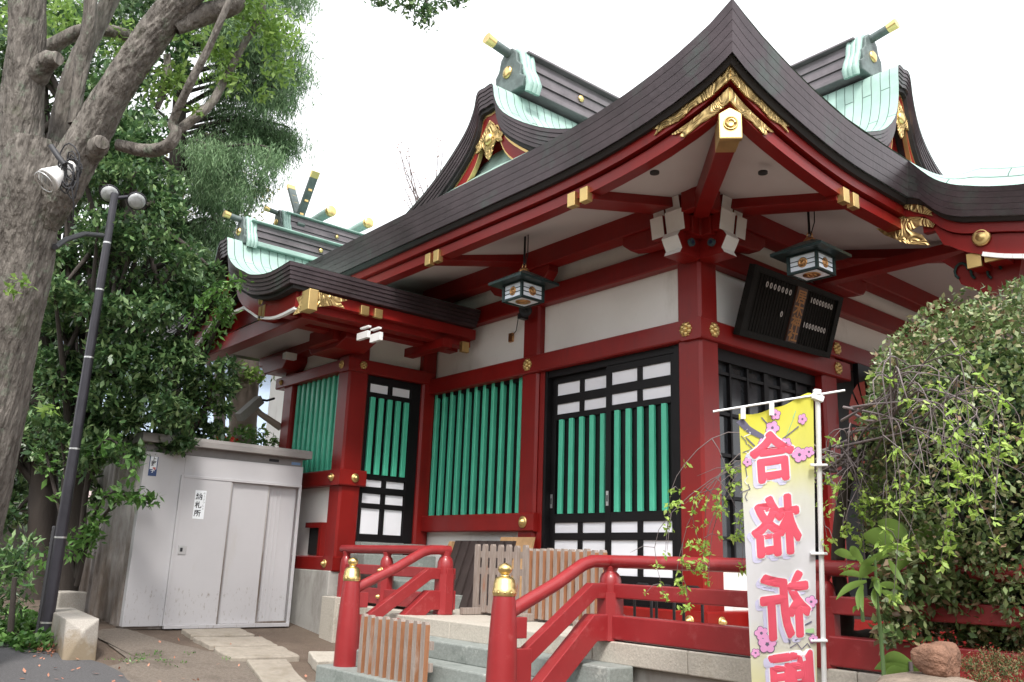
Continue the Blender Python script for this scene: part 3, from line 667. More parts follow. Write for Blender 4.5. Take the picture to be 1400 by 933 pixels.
# lattice window of the left side wall
def lattice(root, x0, x1, z0, z1, y, n, wd=.054):
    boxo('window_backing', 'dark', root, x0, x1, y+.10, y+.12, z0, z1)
    wf = MB(); wf.box(x0,x0+.05,y+.01,y+.09,z0,z1); wf.box(x1-.05,x1,y+.01,y+.09,z0,z1); wf.box(x0+.05,x1-.05,y+.01,y+.09,z1-.04,z1); wf.build('window_frame', 'black', root)
    for i in range(n):
        c = lerp(x0+.12, x1-.09, i/(n-1)); chamfer_post(c-wd/2,c+wd/2,y,y+.06,z0,z1-.0,.008).build('lattice_bar', 'green', root)
win = boxo('window', 'dark', hall, -4.28,-2.45,.19,.21,1.75,3.24); 
lattice(win, -4.28,-2.45,1.75,3.24,.06,11)
# sliding lattice door
def door_leaf(root, x0, x1, z0, z1, y, nb, handle=None):
    t = .05
    lf = boxo('door_leaf', 'black', root, x0, x1, y+.03, y+.05, z0, z1)
    fr = MB(); cm = (x0+x1)/2
    top, b1, b2, b3, b4, b5, b6, b7, b8, b9 = 3.10, 2.97, 2.88, 2.77, 2.71, 1.74, 1.65, 1.55, 1.48, 1.16
    fr.box(x0,x0+.07,y,y+.04,z0,z1); fr.box(x1-.06,x1,y,y+.04,z0,z1)
    for a, c in ((top,z1),(b2,b1),(b4+.0,b3),(b6,b5),(b8,b7),(1.07,b9),(z0,1.02)): fr.box(x0+.07,x1-.06,y,y+.04,a,c)
    for a, c in ((b1,top),(b3,b2),(b7,b6),(b9,b8),(1.02,1.07)): fr.box(cm-.03,cm+.03,y+.001,y+.04,a,c)
    fr.build('door_frame', 'black', lf, bevel=.003)
    for a, c in ((b1,top),(b3,b2),(b7,b6),(b9,b8),(1.02,1.07)):
        for u0, u1 in ((x0+.07,cm-.03),(cm+.03,x1-.06)): boxo('white_panel', 'panel', lf, u0, u1, y+.018, y+.024, a, c)
    for i in range(nb):
        c = lerp(x0+.15, x1-.14, i/(nb-1)); chamfer_post(c-.030,c+.030,y-.012,y+.03,b5,b4,.008).build('lattice_bar', 'green', lf)
    if handle:
        h = MB(); h.box(handle-.016,handle+.016,y-.004,y+.004,1.80,1.94,0); h.box(handle-.007,handle+.007,y-.007,y-.003,1.84,1.90,1); h.build('door_handle', ['steel','ink'], lf)
dr = boxo('door', 'black', hall, -2.17,-.28,.2,.22,.9,3.24)
door_leaf(dr, -2.06,-1.17,.90,3.17,.11,5,-2.035); door_leaf(dr, -1.22,-.34,.90,3.17,.06,5,-1.19)
fb = MB(); fb.box(-2.10,-2.06,.04,.2,.9,3.24); fb.box(-.34,-.27,.04,.2,.9,3.24); fb.box(-2.06,-.34,.05,.2,3.17,3.24); fb.box(-2.1,-.3,-.0,.2,.88,.905); fb.build('door_frame', 'black', dr)
# front bay beside the corner: dark glazed grid
fw = boxo('front_window', 'dark', hall, -.22,-.2,.28,2.02,.9,3.24)
M['darkglass'] = mat('dark_glass', (.03,.032,.036), .12, var=.4, vscale=2)
boxo('glass_pane', 'darkglass', fw, -.17,-.16,.30,2.0,1.3,3.15)
fr = MB()
for k in range(7): yy = lerp(.30,1.96,k/6); fr.box(-.16,-.12,yy,yy+(.07 if k in (0,3,6) else .025),1.3,3.2)
for zz in (3.0,2.62,2.24,1.86,1.5): fr.box(-.16,-.125,.30,2.0,zz,zz+.03)
fr.box(-.16,-.1,.28,2.02,3.12,3.24); fr.build('window_frame', 'black', fw)
# porch doors with fan crest, folded open
od = MB(); od.box(.0,.06,2.62,3.35,.95,3.45); fd = od.build('open_door', 'black', hall)
boxo('door_edge', 'black', fd, .0,.62,3.36,3.42,.95,3.47)
fan = MB(); cpt = on(1190,600,0,.075)
fan.box(.075,.095,cpt.y-.0,cpt.y+.05,cpt.z-.35,cpt.z+.65)
fan.build('gilt_fan_edge', 'goldplain', fd)
fl = MB()
for k in range(7):
    a0 = R(95+k*22); a1 = R(95+k*22+17); c_ = (.07,cpt.y,cpt.z+.1)
    fl.add([(.072,c_[1],c_[2]), (.072,c_[1]+.42*math.cos(a0),c_[2]+.52*math.sin(a0)), (.072,c_[1]+.42*math.cos(a1),c_[2]+.52*math.sin(a1))], [(0,1,2)])
fl.build('fan_crest', mat('dull_red_paint', (.30,.035,.02), .5), fd)
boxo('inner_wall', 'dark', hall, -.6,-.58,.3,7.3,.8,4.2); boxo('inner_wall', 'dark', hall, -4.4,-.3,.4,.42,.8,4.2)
boxo('porch_floor','brownboard',hall,.08,3.2,.7,5.5,.5,1.04); boxo('porch_step','red',hall,.1,3.3,.5,.7,.5,.90)
boxo('floor_slab', 'stone', hall, -4.3,-.02,.02,7.4,.70,.88)
# gilt flower nail covers and studs
def flower(root, pos, ax, r=.062):
    b = MB(); ax = Vector(ax); z = Vector((0,0,1)); s_ = ax.cross(z)
    for k in range(6):
        t = R(90+60*k); b.lathe([(r*.42,0),(r*.42,.010),(r*.2,.020),(0,.022)], Vector(pos)+(s_*math.cos(t)+z*math.sin(t))*r*.66, ax, 12)
        t2 = t+R(30); b.lathe([(r*.14,0),(r*.12,.008),(0,.012)], Vector(pos)+(s_*math.cos(t2)+z*math.sin(t2))*r*1.02, ax, 8)
    b.lathe([(r*.4,0),(r*.4,.02),(r*.25,.034),(0,.038)], pos, ax, 16)
    return b.build('gilt_flower', 'gold', root)
def stud(root, pos, ax, r=.055): return MB().lathe([(r,0),(r,.008),(r*.8,.014),(r*.62,.012),(r*.55,.03),(r*.3,.045),(0,.05)], pos, ax, 22).build('gilt_stud', 'gold', root)
flower(hall, (-.135,-.037,3.335), (0,-1,0)); flower(hall, (-2.31,-.037,3.335), (0,-1,0)); flower(hall, (.038,.15,3.335), (1,0,0))
flower(hall, (.038,2.25,3.335), (1,0,0)); flower(hall, (.038,2.25,3.55), (1,0,0)); stud(hall, (-2.31,-.037,1.655), (0,-1,0), .062)
stud(hall, (-.13,-.052,.825), (0,-1,0), .045); stud(hall, (.056,.13,.825), (1,0,0), .045)

# ============================================================ the side wing
wing = thing('shrine_wing', 'smaller vermilion side wing with pale green curved copper roof behind the grey shed', 'building', (-5.1,-.6,.4))
WX, WY = -4.2, -1.16
def wb(name, m, *a, bevel=0): return boxo(name, m, wing, *a, bevel)
for x0, y0 in ((WX-.27,WY),(-5.93,WY)): chamfer_post(x0,x0+.27,y0,y0+.27,1.1,4.0).build('pillar', 'red', wing)
chamfer_post(-4.44,-4.19,-.12,.08,1.2,3.9).build('pillar', 'red', wing)
chamfer_bar(0,-6.12,WX+.03,WY-.032,WY+.2,3.37,3.52).build('head_rail','red',wing); chamfer_bar(1,WY-.034,0.02,WX-.2,WX+.034,3.36,3.52).build('head_rail','red',wing)
chamfer_bar(0,-6.0,WX+.035,WY-.037,WY+.2,2.03,2.21).build('sill_beam','red',wing); chamfer_bar(1,WY-.038,WY+.31,WX-.2,WX+.04,2.03,2.212).build('sill_beam','red',wing)
chamfer_bar(0,-6.0,WX+.035,WY-.037,WY+.2,1.08,1.24).build('ground_beam','red',wing); chamfer_bar(1,WY-.038,WY+.31,WX-.2,WX+.04,1.08,1.242).build('ground_beam','red',wing)
wb('plaster_panel','plaster',-5.7,WX-.2,WY+.09,WY+.12,1.2,2.05); wb('plaster_panel','plaster',-5.95,WX-.2,WY+.09,WY+.12,3.5,4.05); wb('plaster_panel','plaster',WX-.12,WX-.09,WY+.2,-.05,3.5,4.0)
wb('plaster_wall','plaster',-6.4,-5.9,WY+.5,WY+.6,.5,4.1)
wb('foundation','concrete',-6.2,WX+.02,WY-.06,.0,.2,1.085, bevel=.01)
wb('stone_footing','stone',-4.15,-3.85,-1.3,-.9,.1,.82, bevel=.008)
ww = wb('window','dark',-5.66,WX-.27,WY+.19,WY+.21,2.21,3.37)
boxo('window_backing','dark',ww,-5.66,-4.46,WY+.13,WY+.15,2.21,3.37)
for i in range(9): c=lerp(-5.60,-4.54,i/8); chamfer_post(c-.033,c+.033,WY+.05,WY+.10,2.21,3.37,.008).build('lattice_bar','green',ww)
sw = wb('small_window','dark',-4.98,-4.62,WY+.07,WY+.08,1.25,1.60); fr=MB(); fr.box(-4.66,-4.60,WY+.02,WY+.09,1.24,1.62); fr.box(-5.0,-4.66,WY+.02,WY+.09,1.56,1.62); fr.build('window_frame','red',sw)
# wing door (faces +x)
wd_ = boxo('door','black',wing,WX-.12,WX-.1,-.93,-.06,1.42,3.36)
fr=MB(); y0,y1=-.9,-.1; cm=(y0+y1)/2
fr.box(WX-.09,WX-.04,y0,y0+.06,1.42,3.36); fr.box(WX-.09,WX-.04,y1-.16,y1,1.42,3.36)
ZS=((3.27,3.36),(3.10,3.16),(2.13,2.19),(1.97,2.04),(1.80,1.85),(1.42,1.50)); YA,YB=y0+.06,y1-.16; cm=(YA+YB)/2
for a,c in ZS: fr.box(WX-.088,WX-.042,YA,YB,a,c)
for a,c in ((3.16,3.27),(2.04,2.13),(1.85,1.97),(1.50,1.80)): fr.box(WX-.087,WX-.043,cm-.025,cm+.025,a,c)
fr.build('door_frame','black',wd_,bevel=.003)
for a,c in ((3.16,3.27),(2.04,2.13),(1.85,1.97),(1.50,1.80)):
    for u0,u1 in ((YA,cm-.025),(cm+.025,YB)): boxo('white_panel','panel',wd_,WX-.07,WX-.064,u0+.01,u1-.01,a+.005,c-.005)
for i in range(5): c=lerp(YA+.05,YB-.05,i/4); chamfer_post(WX-.075,WX-.03,c-.033,c+.033,2.19,3.10,.008).build('lattice_bar','green',wd_)
for zz in (1.7,3.0): boxo('hinge','steel',wd_,WX-.04,WX-.03,y1-.01,y1+.005,zz,zz+.13)
wb('door_step','stonegreen',WX-.05,WX+.12,-.9,-.02,1.30,1.41, bevel=.006)
flower(wing,(-4.335,WY-.034,3.445),(0,-1,0),.045); flower(wing,(WX+.036,WY+.16,3.445),(1,0,0),.045); flower(wing,(-5.95,WY-.034,3.445),(0,-1,0),.035)
stud(wing,(-4.34,WY-.04,2.12),(0,-1,0),.045); stud(wing,(WX+.042,WY+.16,2.12),(1,0,0),.05); stud(wing,(-4.34,WY-.04,1.16),(0,-1,0),.045)
WP = interp([(0,4.87),(.13,4.86),(.22,4.62),(.45,4.43),(.75,4.29),(1.0,4.19),(1.45,4.11),(1.93,4.12)], 22)
slab_roof(WP, 1, -5.1, -2.5, -.05, .215, 'wing', wing, 5, .008)
slab_roof([(d,z-.003) for d,z in WP if d<1.6], 1, -5.1, -.05, 4.0, .2, 'wing', wing, 3, .008)
bargeboard(WP,1,-5.1,-2.42,.05,.20,.97,'painted_shadow_strip','shadowgap',wing,.3)  # strip that paints the shadow under the wing verge
bargeboard(WP,1,-5.1,-2.34,.19,.24,.93,'bargeboard','red',wing,.05)
bargeboard([(d,z+.0) for d,z in WP if d>.5],1,-5.1,-2.345,.028,.42,.93,'white_lip','white',wing,.04,.5)
b=MB(); b.box(-3.42,-3.26,-2.3,-.04,3.78,3.90); b.box(-3.52,-3.36,-2.3,-.04,3.70,3.79); b.build('eave_board','red',wing,bevel=.005)
b=MB(); b.grid([[(-6.6,-2.15,3.86),(-3.3,-2.15,3.86)],[(-6.6,-.03,3.86),(-3.3,-.03,3.86)]]); b.build('soffit','soffit',wing)
b=MB(); b.grid([[(-5.1+d*.93,-2.1,z-.22) for d,z in [(-p[0],p[1]) for p in reversed(WP)]+WP[1:]],[(-5.1+d*.93,-2.1,3.8) for d,z in [(-p[0],p[1]) for p in reversed(WP)]+WP[1:]]]); b.build('gable_wall','red',wing)
wb('cross_beam','red',-6.7,-3.5,-2.16,-1.98,3.66,3.84,bevel=.006); wb('cross_beam','red',-6.6,-3.62,-1.25,-1.05,3.74,3.9,bevel=.006)
wb('purlin','red',-3.75,-3.58,-2.3,-.06,3.68,3.80,bevel=.005); 
b=MB(); b.box(-4.0,-3.2,-.55,-.42,3.60,3.70); b.build('tie_beam','red',wing)
boxo('gilt_cap','gold',wing,-3.22,-3.17,-.30,-.20,3.58,3.70)
for y_ in (-1.62,-1.45): boxo('gilt_cap','gold',wing,-3.27,-3.22,y_,y_+.1,3.76,3.86,.004)
def wy(px,py,y=-2.36): return on(px,py,1,y)
# gilt corner fittings
ep=MB(); c0=on(416,409,1,-2.44); ep.box(c0.x-.06,c0.x+.10,-2.44,-2.34,c0.z-.12,c0.z+.09); ep.build('gilt_corner_cap','gold',wing,bevel=.006)
MB().prism([(c0.x-.06,-2.40,c0.z-.11),(c0.x-.06,-2.40,c0.z+.07),(c0.x-.24,-2.40,c0.z+.07),(c0.x-.16,-2.40,c0.z-.02),(c0.x-.28,-2.40,c0.z-.10)],(0,-.012,0)).build('gilt_plate','emboss',wing)
MB().prism([(c0.x+.09,-2.34,c0.z-.08),(c0.x+.09,-2.34,c0.z+.07),(c0.x+.09,-2.02,c0.z+.06),(c0.x+.09,-2.10,c0.z+.02),(c0.x+.09,-2.05,c0.z-.03),(c0.x+.09,-2.18,c0.z-.03)],(.012,0,0)).build('gilt_plate','emboss',wing)
p=wy(357,411,-2.36); MB().lathe([(.05,0),(.05,.012),(.03,.02),(0,.025)],p,(0,-1,0),20).build('roundel','gold',wing)
p=wy(366,425,-2.3); b=MB(); b.box(p.x-.14,p.x+.02,-2.32,-1.2,p.z-.09,p.z+.06); b.build('beam_end','red',wing); b=MB(); b.box(p.x-.142,p.x-.07,-2.345,-2.32,p.z-.09,p.z+.06); b.box(p.x-.05,p.x+.022,-2.345,-2.32,p.z-.09,p.z+.06); b.build('gilt_cap','gold',wing)
# white ended arms over the wing corner
for (x0,x1) in ((-4.16,-4.02),(-3.99,-3.87)):
    o1=MB().box(WX-.2+(x0-(-4.16))*0,WX+.32,0,0,0,0) if False else None
aw=MB(); aw.box(-4.55,-3.95,WY-.38,WY-.02,3.62,3.80); aw.build('bracket_arm','red',wing,bevel=.01)
b=MB(); c1=on(487,458,1,WY-.385)
for px0,px1,py0,py1 in ((489,504,452,466),(507,521,454,469),(494,505,445,451),(508,519,447,453)):
    q0=on(px0,py1,1,WY-.385); q1=on(px1,py0,1,WY-.385); b.box(q0.x,q1.x,WY-.40,WY-.36,q0.z,q1.z)
b.build('white_end','white',wing)
MB().prism([(-4.7,WY-.3,3.64),(-4.62,WY-.3,3.56),(-4.05,WY-.3,3.56),(-3.8,WY-.3,3.64),(-3.8,WY-.3,3.72),(-4.7,WY-.3,3.72)],(0,.4,0)).build('bracket_arm','red',wing,bevel=.01)
MB().prism([(-6.25,WY-.2,3.66),(-6.15,WY-.2,3.56),(-5.6,WY-.2,3.56),(-5.5,WY-.2,3.66),(-5.5,WY-.2,3.76),(-6.25,WY-.2,3.76)],(0,.4,0)).build('bracket_arm','red',wing,bevel=.01)
boxo('white_end','white',wing,-5.52,-5.42,WY-.25,WY-.1,3.66,3.74)
ridge(wing,1,-5.1,-2.30,3.5,4.88,.26,.42,.58,(1.0,),.10,'patina')

# rear sanctuary ------------------------------------------------------------
rear = thing('rear_sanctuary', 'rear sanctuary roof with crossed gilt tipped finials and ridge logs, seen above the wing roof', 'building', (-8,1,.4))
RP = interp([(0,6.30),(.15,6.28),(.3,6.0),(.7,5.6),(1.3,5.25),(2.2,5.0)], 14)
slab_roof(RP,1,-8.0,-.75,6.5,.2,'rear',rear,4)
MB().box(-9.2,-6.8,.1,6,.4,5.3).build('plaster_wall','plaster',rear)
ridge(rear,1,-8.0,-.60,6.3,6.30,.32,.42,.62,(1.0,),.08,'patina')
for k,(yy,) in enumerate(((.16,),(.88,),(1.6,),(2.4,))):
    lg=MB().tube([(-8.35,yy,6.80),(-7.70,yy,6.80)],[.075,.088],18).build('ridge_log','patina',rear)
    MB().lathe([(.092,0),(.092,.05),(.075,.062),(0,.066)],(-7.70,yy,6.80),(1,0,0),20).build('gilt_tip','goldplain',lg)
# chigi: crossed boards
for s_ in (1,-1):
    p0=Vector((-8-.15*s_,-.24+.02*s_,6.48)); p1=Vector((-8+.36*s_,-.24+.02*s_,7.27)); 
    c_=MB().bar(p0,p1,.05,.13,(0,1,0)).build('crossed_finial','patinadark',rear)
    MB().bar(p1,p1+(p1-p0).normalized()*.11,.058,.138,(0,1,0)).build('gilt_tip','goldplain',c_)
    for f in (.35,.6,.8): q_=p0.lerp(p1,f); MB().box(q_.x-.04,q_.x+.02,q_.y-.032,q_.y+.032,q_.z-.05,q_.z+.02).build('gilt_plate','gold',c_)

# ============================================================ terrace
ter = thing('stone_terrace', 'pale granite terrace with broad steps in front of the hall', 'terrace', (-.9,-1.2,0))
tz = .76
def tb(name, m, *a, bevel=.008): return boxo(name, m, ter, *a, bevel)
tb('paving','stone',-2.35,4.5,-1.50,.05,.60,tz-.004); tb('paving','stone',-4.15,-2.3,-1.12,.05,.60,tz-.008)
for x0,x1 in ((-2.35,-1.35),(-1.344,-.4),(-.394,.288),(.292,1.10),(1.104,2.2),(2.204,3.4),(3.404,4.5)): tb('kerb_stone','stone',x0,x1,-1.62,-1.50,.62,tz)
for x0,x1 in ((-4.15,-3.3),(-3.296,-2.36)): tb('kerb_stone','stone',x0,x1,-1.26,-1.12,.62,tz)
tb('paving','stone',.06,4.5,.055,6.5,.5,tz-.006); tb('retaining_wall','concrete',.3,4.5,-1.56,-1.46,-.4,.615); tb('retaining_wall','concrete',-4.15,-2.3,-1.2,-1.1,0,.615)
for k in range(5):
    z1=.625-.135*k; x1=.66-.0*k
    tb('step','stonegreen',-2.3,x1,-1.62-.225*(k+1),-1.62-.225*k+.01,z1-.14 if k<4 else -.1,z1, bevel=.012)
for k in range(4):
    z1=1.28-.13*k; tb('step','stonegreen',WX+.03+.30*k,WX+.03+.30*(k+1)+.01,-.98,-.02,z1-.4 if z1-.4>.7 else .7,z1, bevel=.01)
# railings ---------------------------------------------------------------------
def giboshi(root, c, r, ztop):
    k=r/.095
    pr=[(r*1.04,0),(r*1.07,.012),(r*1.07,.085),(r*1.02,.09),(r*1.0,.14),(r*.97,.145),(r*.9,.18),(r*.72,.203),(r*.5,.212),(r*.40,.222),(r*.40,.24),(r*.46,.246),(r*.60,.262),(r*.66,.29),(r*.62,.32),(r*.46,.343),(r*.22,.356),(r*.08,.364),(0,.368)]
    s_=.195/.36
    f_=MB().lathe([(a,b_*s_) for a,b_ in pr],(c[0],c[1],ztop-.20),seg=32).build('onion_finial','goldplain',root)
    n_=MB()
    for i in range(10): t=2*math.pi*i/10; n_.lathe([(.008,0),(.005,.004),(0,.005)],(c[0]+r*1.055*math.cos(t),c[1]+r*1.055*math.sin(t),ztop-.20+.02),(math.cos(t),math.sin(t),0),8)
    n_.build('rivet','gold',f_)
def newel(root, x, y, zt, zb, r=.095):
    h=zt-.20-zb; pr=[(r*1.05,0),(r*1.08,h*.25),(r*1.04,h*.5),(r*.94,h*.75),(r*.82,h*.93),(r*.74,h)]
    nw=MB().lathe(pr,(x,y,zb),seg=32).build('newel_post','rail',root)
    giboshi(nw,(x,y),r*.74,zt)
    MB().lathe([(r*1.16,0),(r*1.18,.02),(r*1.18,.12),(r*1.12,.13)],(x,y,zb-.01),seg=40).build('gilt_band','gold',nw)
def bell(root, x, y, z0, z1, r=.085):
    """square post with a domed neck under the handrail"""
    p=chamfer_post(x-r,x+r,y-r,y+r,z0,z0+(z1-z0)*.62,.045).build('rail_post','rail',root)
    h=z1-z0; MB().lathe([(r*.86,h*.6),(r*.90,h*.72),(r*.86,h*.80),(r*.72,h*.86),(r*.55,h*.885),(r*.5,h*.90),(r*.62,h*.94),(r*.62,h*.97)],(x,y,z0),seg=24).build('post_neck','rail',p)
def stair_side(root, x, ypost, ynew, zr, zn, zp):
    """sloping rails from newel to post along y. zr: handrail centre at the top, zn: at newel"""
    MB().tube([(x,ynew+.06,zn),(x,ynew+.45*(ypost-ynew),lerp(zn,zr,.5)),(x,ypost-.27,zr-.03),(x,ypost-.18,zr-.004),(x,ypost-.05,zr),(x,ypost+.04,zr)],.043,16).build('handrail','rail',root)
    def board(z0a,z1a,z0b,z1b,wd,nm):
        ye=ypost-.17
        MB().prism([(x-wd/2,ynew+.05,z0a),(x-wd/2,ye,z0b),(x-wd/2,ypost+.10,z0b),(x-wd/2,ypost+.10,z1b),(x-wd/2,ye-.03,z1b),(x-wd/2,ynew+.05,z1a)],(wd,0,0)).build(nm,'rail',root,bevel=.006)
    board(zn-.42,zn-.30,zp+.27,zp+.37,.07,'middle_rail'); board(zn-.80,zn-.62,zp-.0,zp+.17,.10,'bottom_rail')
    boxo('rail_block','rail',root,x-.04,x+.04,ynew+.06,ynew+.16,zn-.16,zn-.035,.004); boxo('rail_block','rail',root,x-.045,x+.045,ynew+.06,ynew+.20,zn-.62,zn-.22,.004)
    MB().box(x-.02,x+.02,ynew+.10,ynew+.2,zn+.035,zn+.055).build('gilt_clip','goldplain',root)
rr = thing('balustrade','red balustrade running from the near gilt topped newel to the right behind the banner','railing',(.4,-1.58,tz))
newel(rr,.40,-2.50,1.245,.03,.092); bell(rr,.40,-1.56,tz,1.26)
stair_side(rr,.40,-1.56,-2.50,1.275,.955,tz)
for (nm,z0,z1,w0) in (('middle_rail',tz+.275,tz+.37,.07),('bottom_rail',tz+.012,tz+.165,.11)): boxo(nm,'rail',rr,.33,3.6,-1.56-w0/2,-1.56+w0/2,z0,z1,.008)
MB().tube([(.36,-1.56,1.275),(3.6,-1.56,1.275)],.043,16).build('handrail','rail',rr)
for x_ in (2.0,3.4): bell(rr,x_,-1.56,tz,1.26,.075)
rl = thing('balustrade','red balustrade running from the far gilt topped newel left to the wing pillar','railing',(-2.1,-1.15,tz))
newel(rl,-2.12,-2.12,1.245,.15,.092); bell(rl,-2.13,-1.13,tz,1.34)
stair_side(rl,-2.13,-1.13,-2.12,1.335,.985,tz+.04)
for (nm,z0,z1,w0) in (('middle_rail',tz+.31,tz+.41,.07),('bottom_rail',tz+.03,tz+.18,.10)): boxo(nm,'rail',rl,-4.05,-2.05,-1.13-w0/2,-1.13+w0/2,z0,z1,.008)
MB().tube([(-4.08,-1.13,1.325),(-2.1,-1.13,1.335)],.043,16).build('handrail','rail',rl)
bell(rl,-3.15,-1.13,tz,1.32,.075); bell(rl,-3.98,-1.13,tz-.1,1.32,.07)
for z_ in (tz+.36,tz+.105): stud(rl,(-3.15,-1.19,z_),(0,-1,0),.035)

# ============================================================ things on the terrace
def picket(label, x0, x1, y, z0, z1, n, m, rot=0, grp=None, side='wood', d=.035, wd=.05, feet=True, rails=((.88,),(.70,),(.12,))):
    t = thing('picket_fence', label, 'fence panel', ((x0+x1)/2,y,z0), grp); cx=(x0+x1)/2
    def T(b):
        c,s_=math.cos(rot),math.sin(rot); b.v=[((v[0]-cx)*c-(v[1]-y)*s_+cx,(v[0]-cx)*s_+(v[1]-y)*c+y,v[2]) for v in b.v]; return b
    for i in range(n):
        c=lerp(x0+wd/2,x1-wd/2,i/(n-1)); zt=z1+random.uniform(-.006,.006); hw=wd/2
        b=MB(); b.prism([(c-hw,y-d/2,z0+.02),(c+hw,y-d/2,z0+.02),(c+hw,y-d/2,zt-.02),(c+hw*.6,y-d/2,zt),(c-hw*.6,y-d/2,zt),(c-hw,y-d/2,zt-.02)],(0,d,0))
        # painted-looking side faces are bare orange wood
        b.mi[2+2-1]=0
        for k in range(len(b.f)): b.mi[k] = 1 if k in (3,7) else 0
        T(b).build('picket',[m,side],t)
    for (f,) in rails: T(MB().box(x0-.02,x1+.02,y+d/2,y+d/2+.03,lerp(z0,z1,f)-.03,lerp(z0,z1,f)+.03)).build('rail',m,t)
    if feet:
        for c in (x0+.1,x1-.1): T(MB().box(c-.03,c+.03,y-.22,y+.22,z0,z0+.06)).build('foot',m,t,bevel=.004)
    return t
picket('weathered grey picket fence panel standing on the terrace beside the brown boards',-2.16,-1.40,-.75,tz,1.40,7,'wood',0,'movable picket fences',side='wood',rails=((.86,),(.62,),(.08,)))
picket('orange edged picket fence panel standing before the sliding doors',-1.32,-.30,-.85,tz,1.37,11,'wood',R(-4),'movable picket fences',side='woodor',d=.045,wd=.05,rails=((.80,),(.5,),(.10,)))
picket('low orange edged picket fence closing the foot of the steps',-1.72,-.80,-2.22,.17,.80,9,'wood',0,'movable picket fences',side='woodor',d=.04,wd=.055,feet=False,rails=((.74,),(.5,),(.1,)))
bp_ = thing('board_stack','dark brown ribbed boards with pale lath edges leaning under the lattice window','boards',(-2.9,-.1,tz))
def leanbox(x0,x1,z0,z1,yb,yt,th,m,nm):
    b=MB(); b.add([(x0,yb,z0),(x1,yb,z0),(x1,yt,z1),(x0,yt,z1),(x0,yb-th,z0),(x1,yb-th,z0),(x1,yt-th,z1),(x0,yt-th,z1)],[(0,1,2,3),(7,6,5,4),(0,4,5,1),(1,5,6,2),(2,6,7,3),(3,7,4,0)]); return b.build(nm,m,bp_)
leanbox(-3.40,-2.35,tz,1.46,-.30,-.06,.03,'brownboard','board'); leanbox(-3.48,-3.41,tz,1.45,-.32,-.07,.05,'lightwood','lath')
leanbox(-2.62,-2.1,tz,1.50,-.22,-.04,.03,'lightwood','lath')
for k in range(7): leanbox(-3.30+.15*k,-3.265+.15*k,tz,1.455,-.335,-.095,.02,'brownboard','rib')
# black tubular stands
def ustand(x,y,label):
    t=thing('tube_stand',label,'stand',(x,y,tz),'black tube stands')
    pts=[(x-.085,y,tz),(x-.085,y,1.07),(x-.07,y,1.10),(x-.045,y,1.115),(x+.045,y,1.115),(x+.07,y,1.10),(x+.085,y,1.07),(x+.085,y,tz)]
    MB().tube(pts,.011,10).build('bent_tube','tube',t); MB().box(x-.11,x+.11,y-.1,y+.1,tz,tz+.012).build('base_plate','tube',t)
ustand(.02,-.8,'black bent tube stand on the terrace, nearest the picket fence'); ustand(.24,-.8,'black bent tube stand on the terrace, middle of three'); ustand(.50,-.8,'black bent tube stand on the terrace, under the hanging twigs')

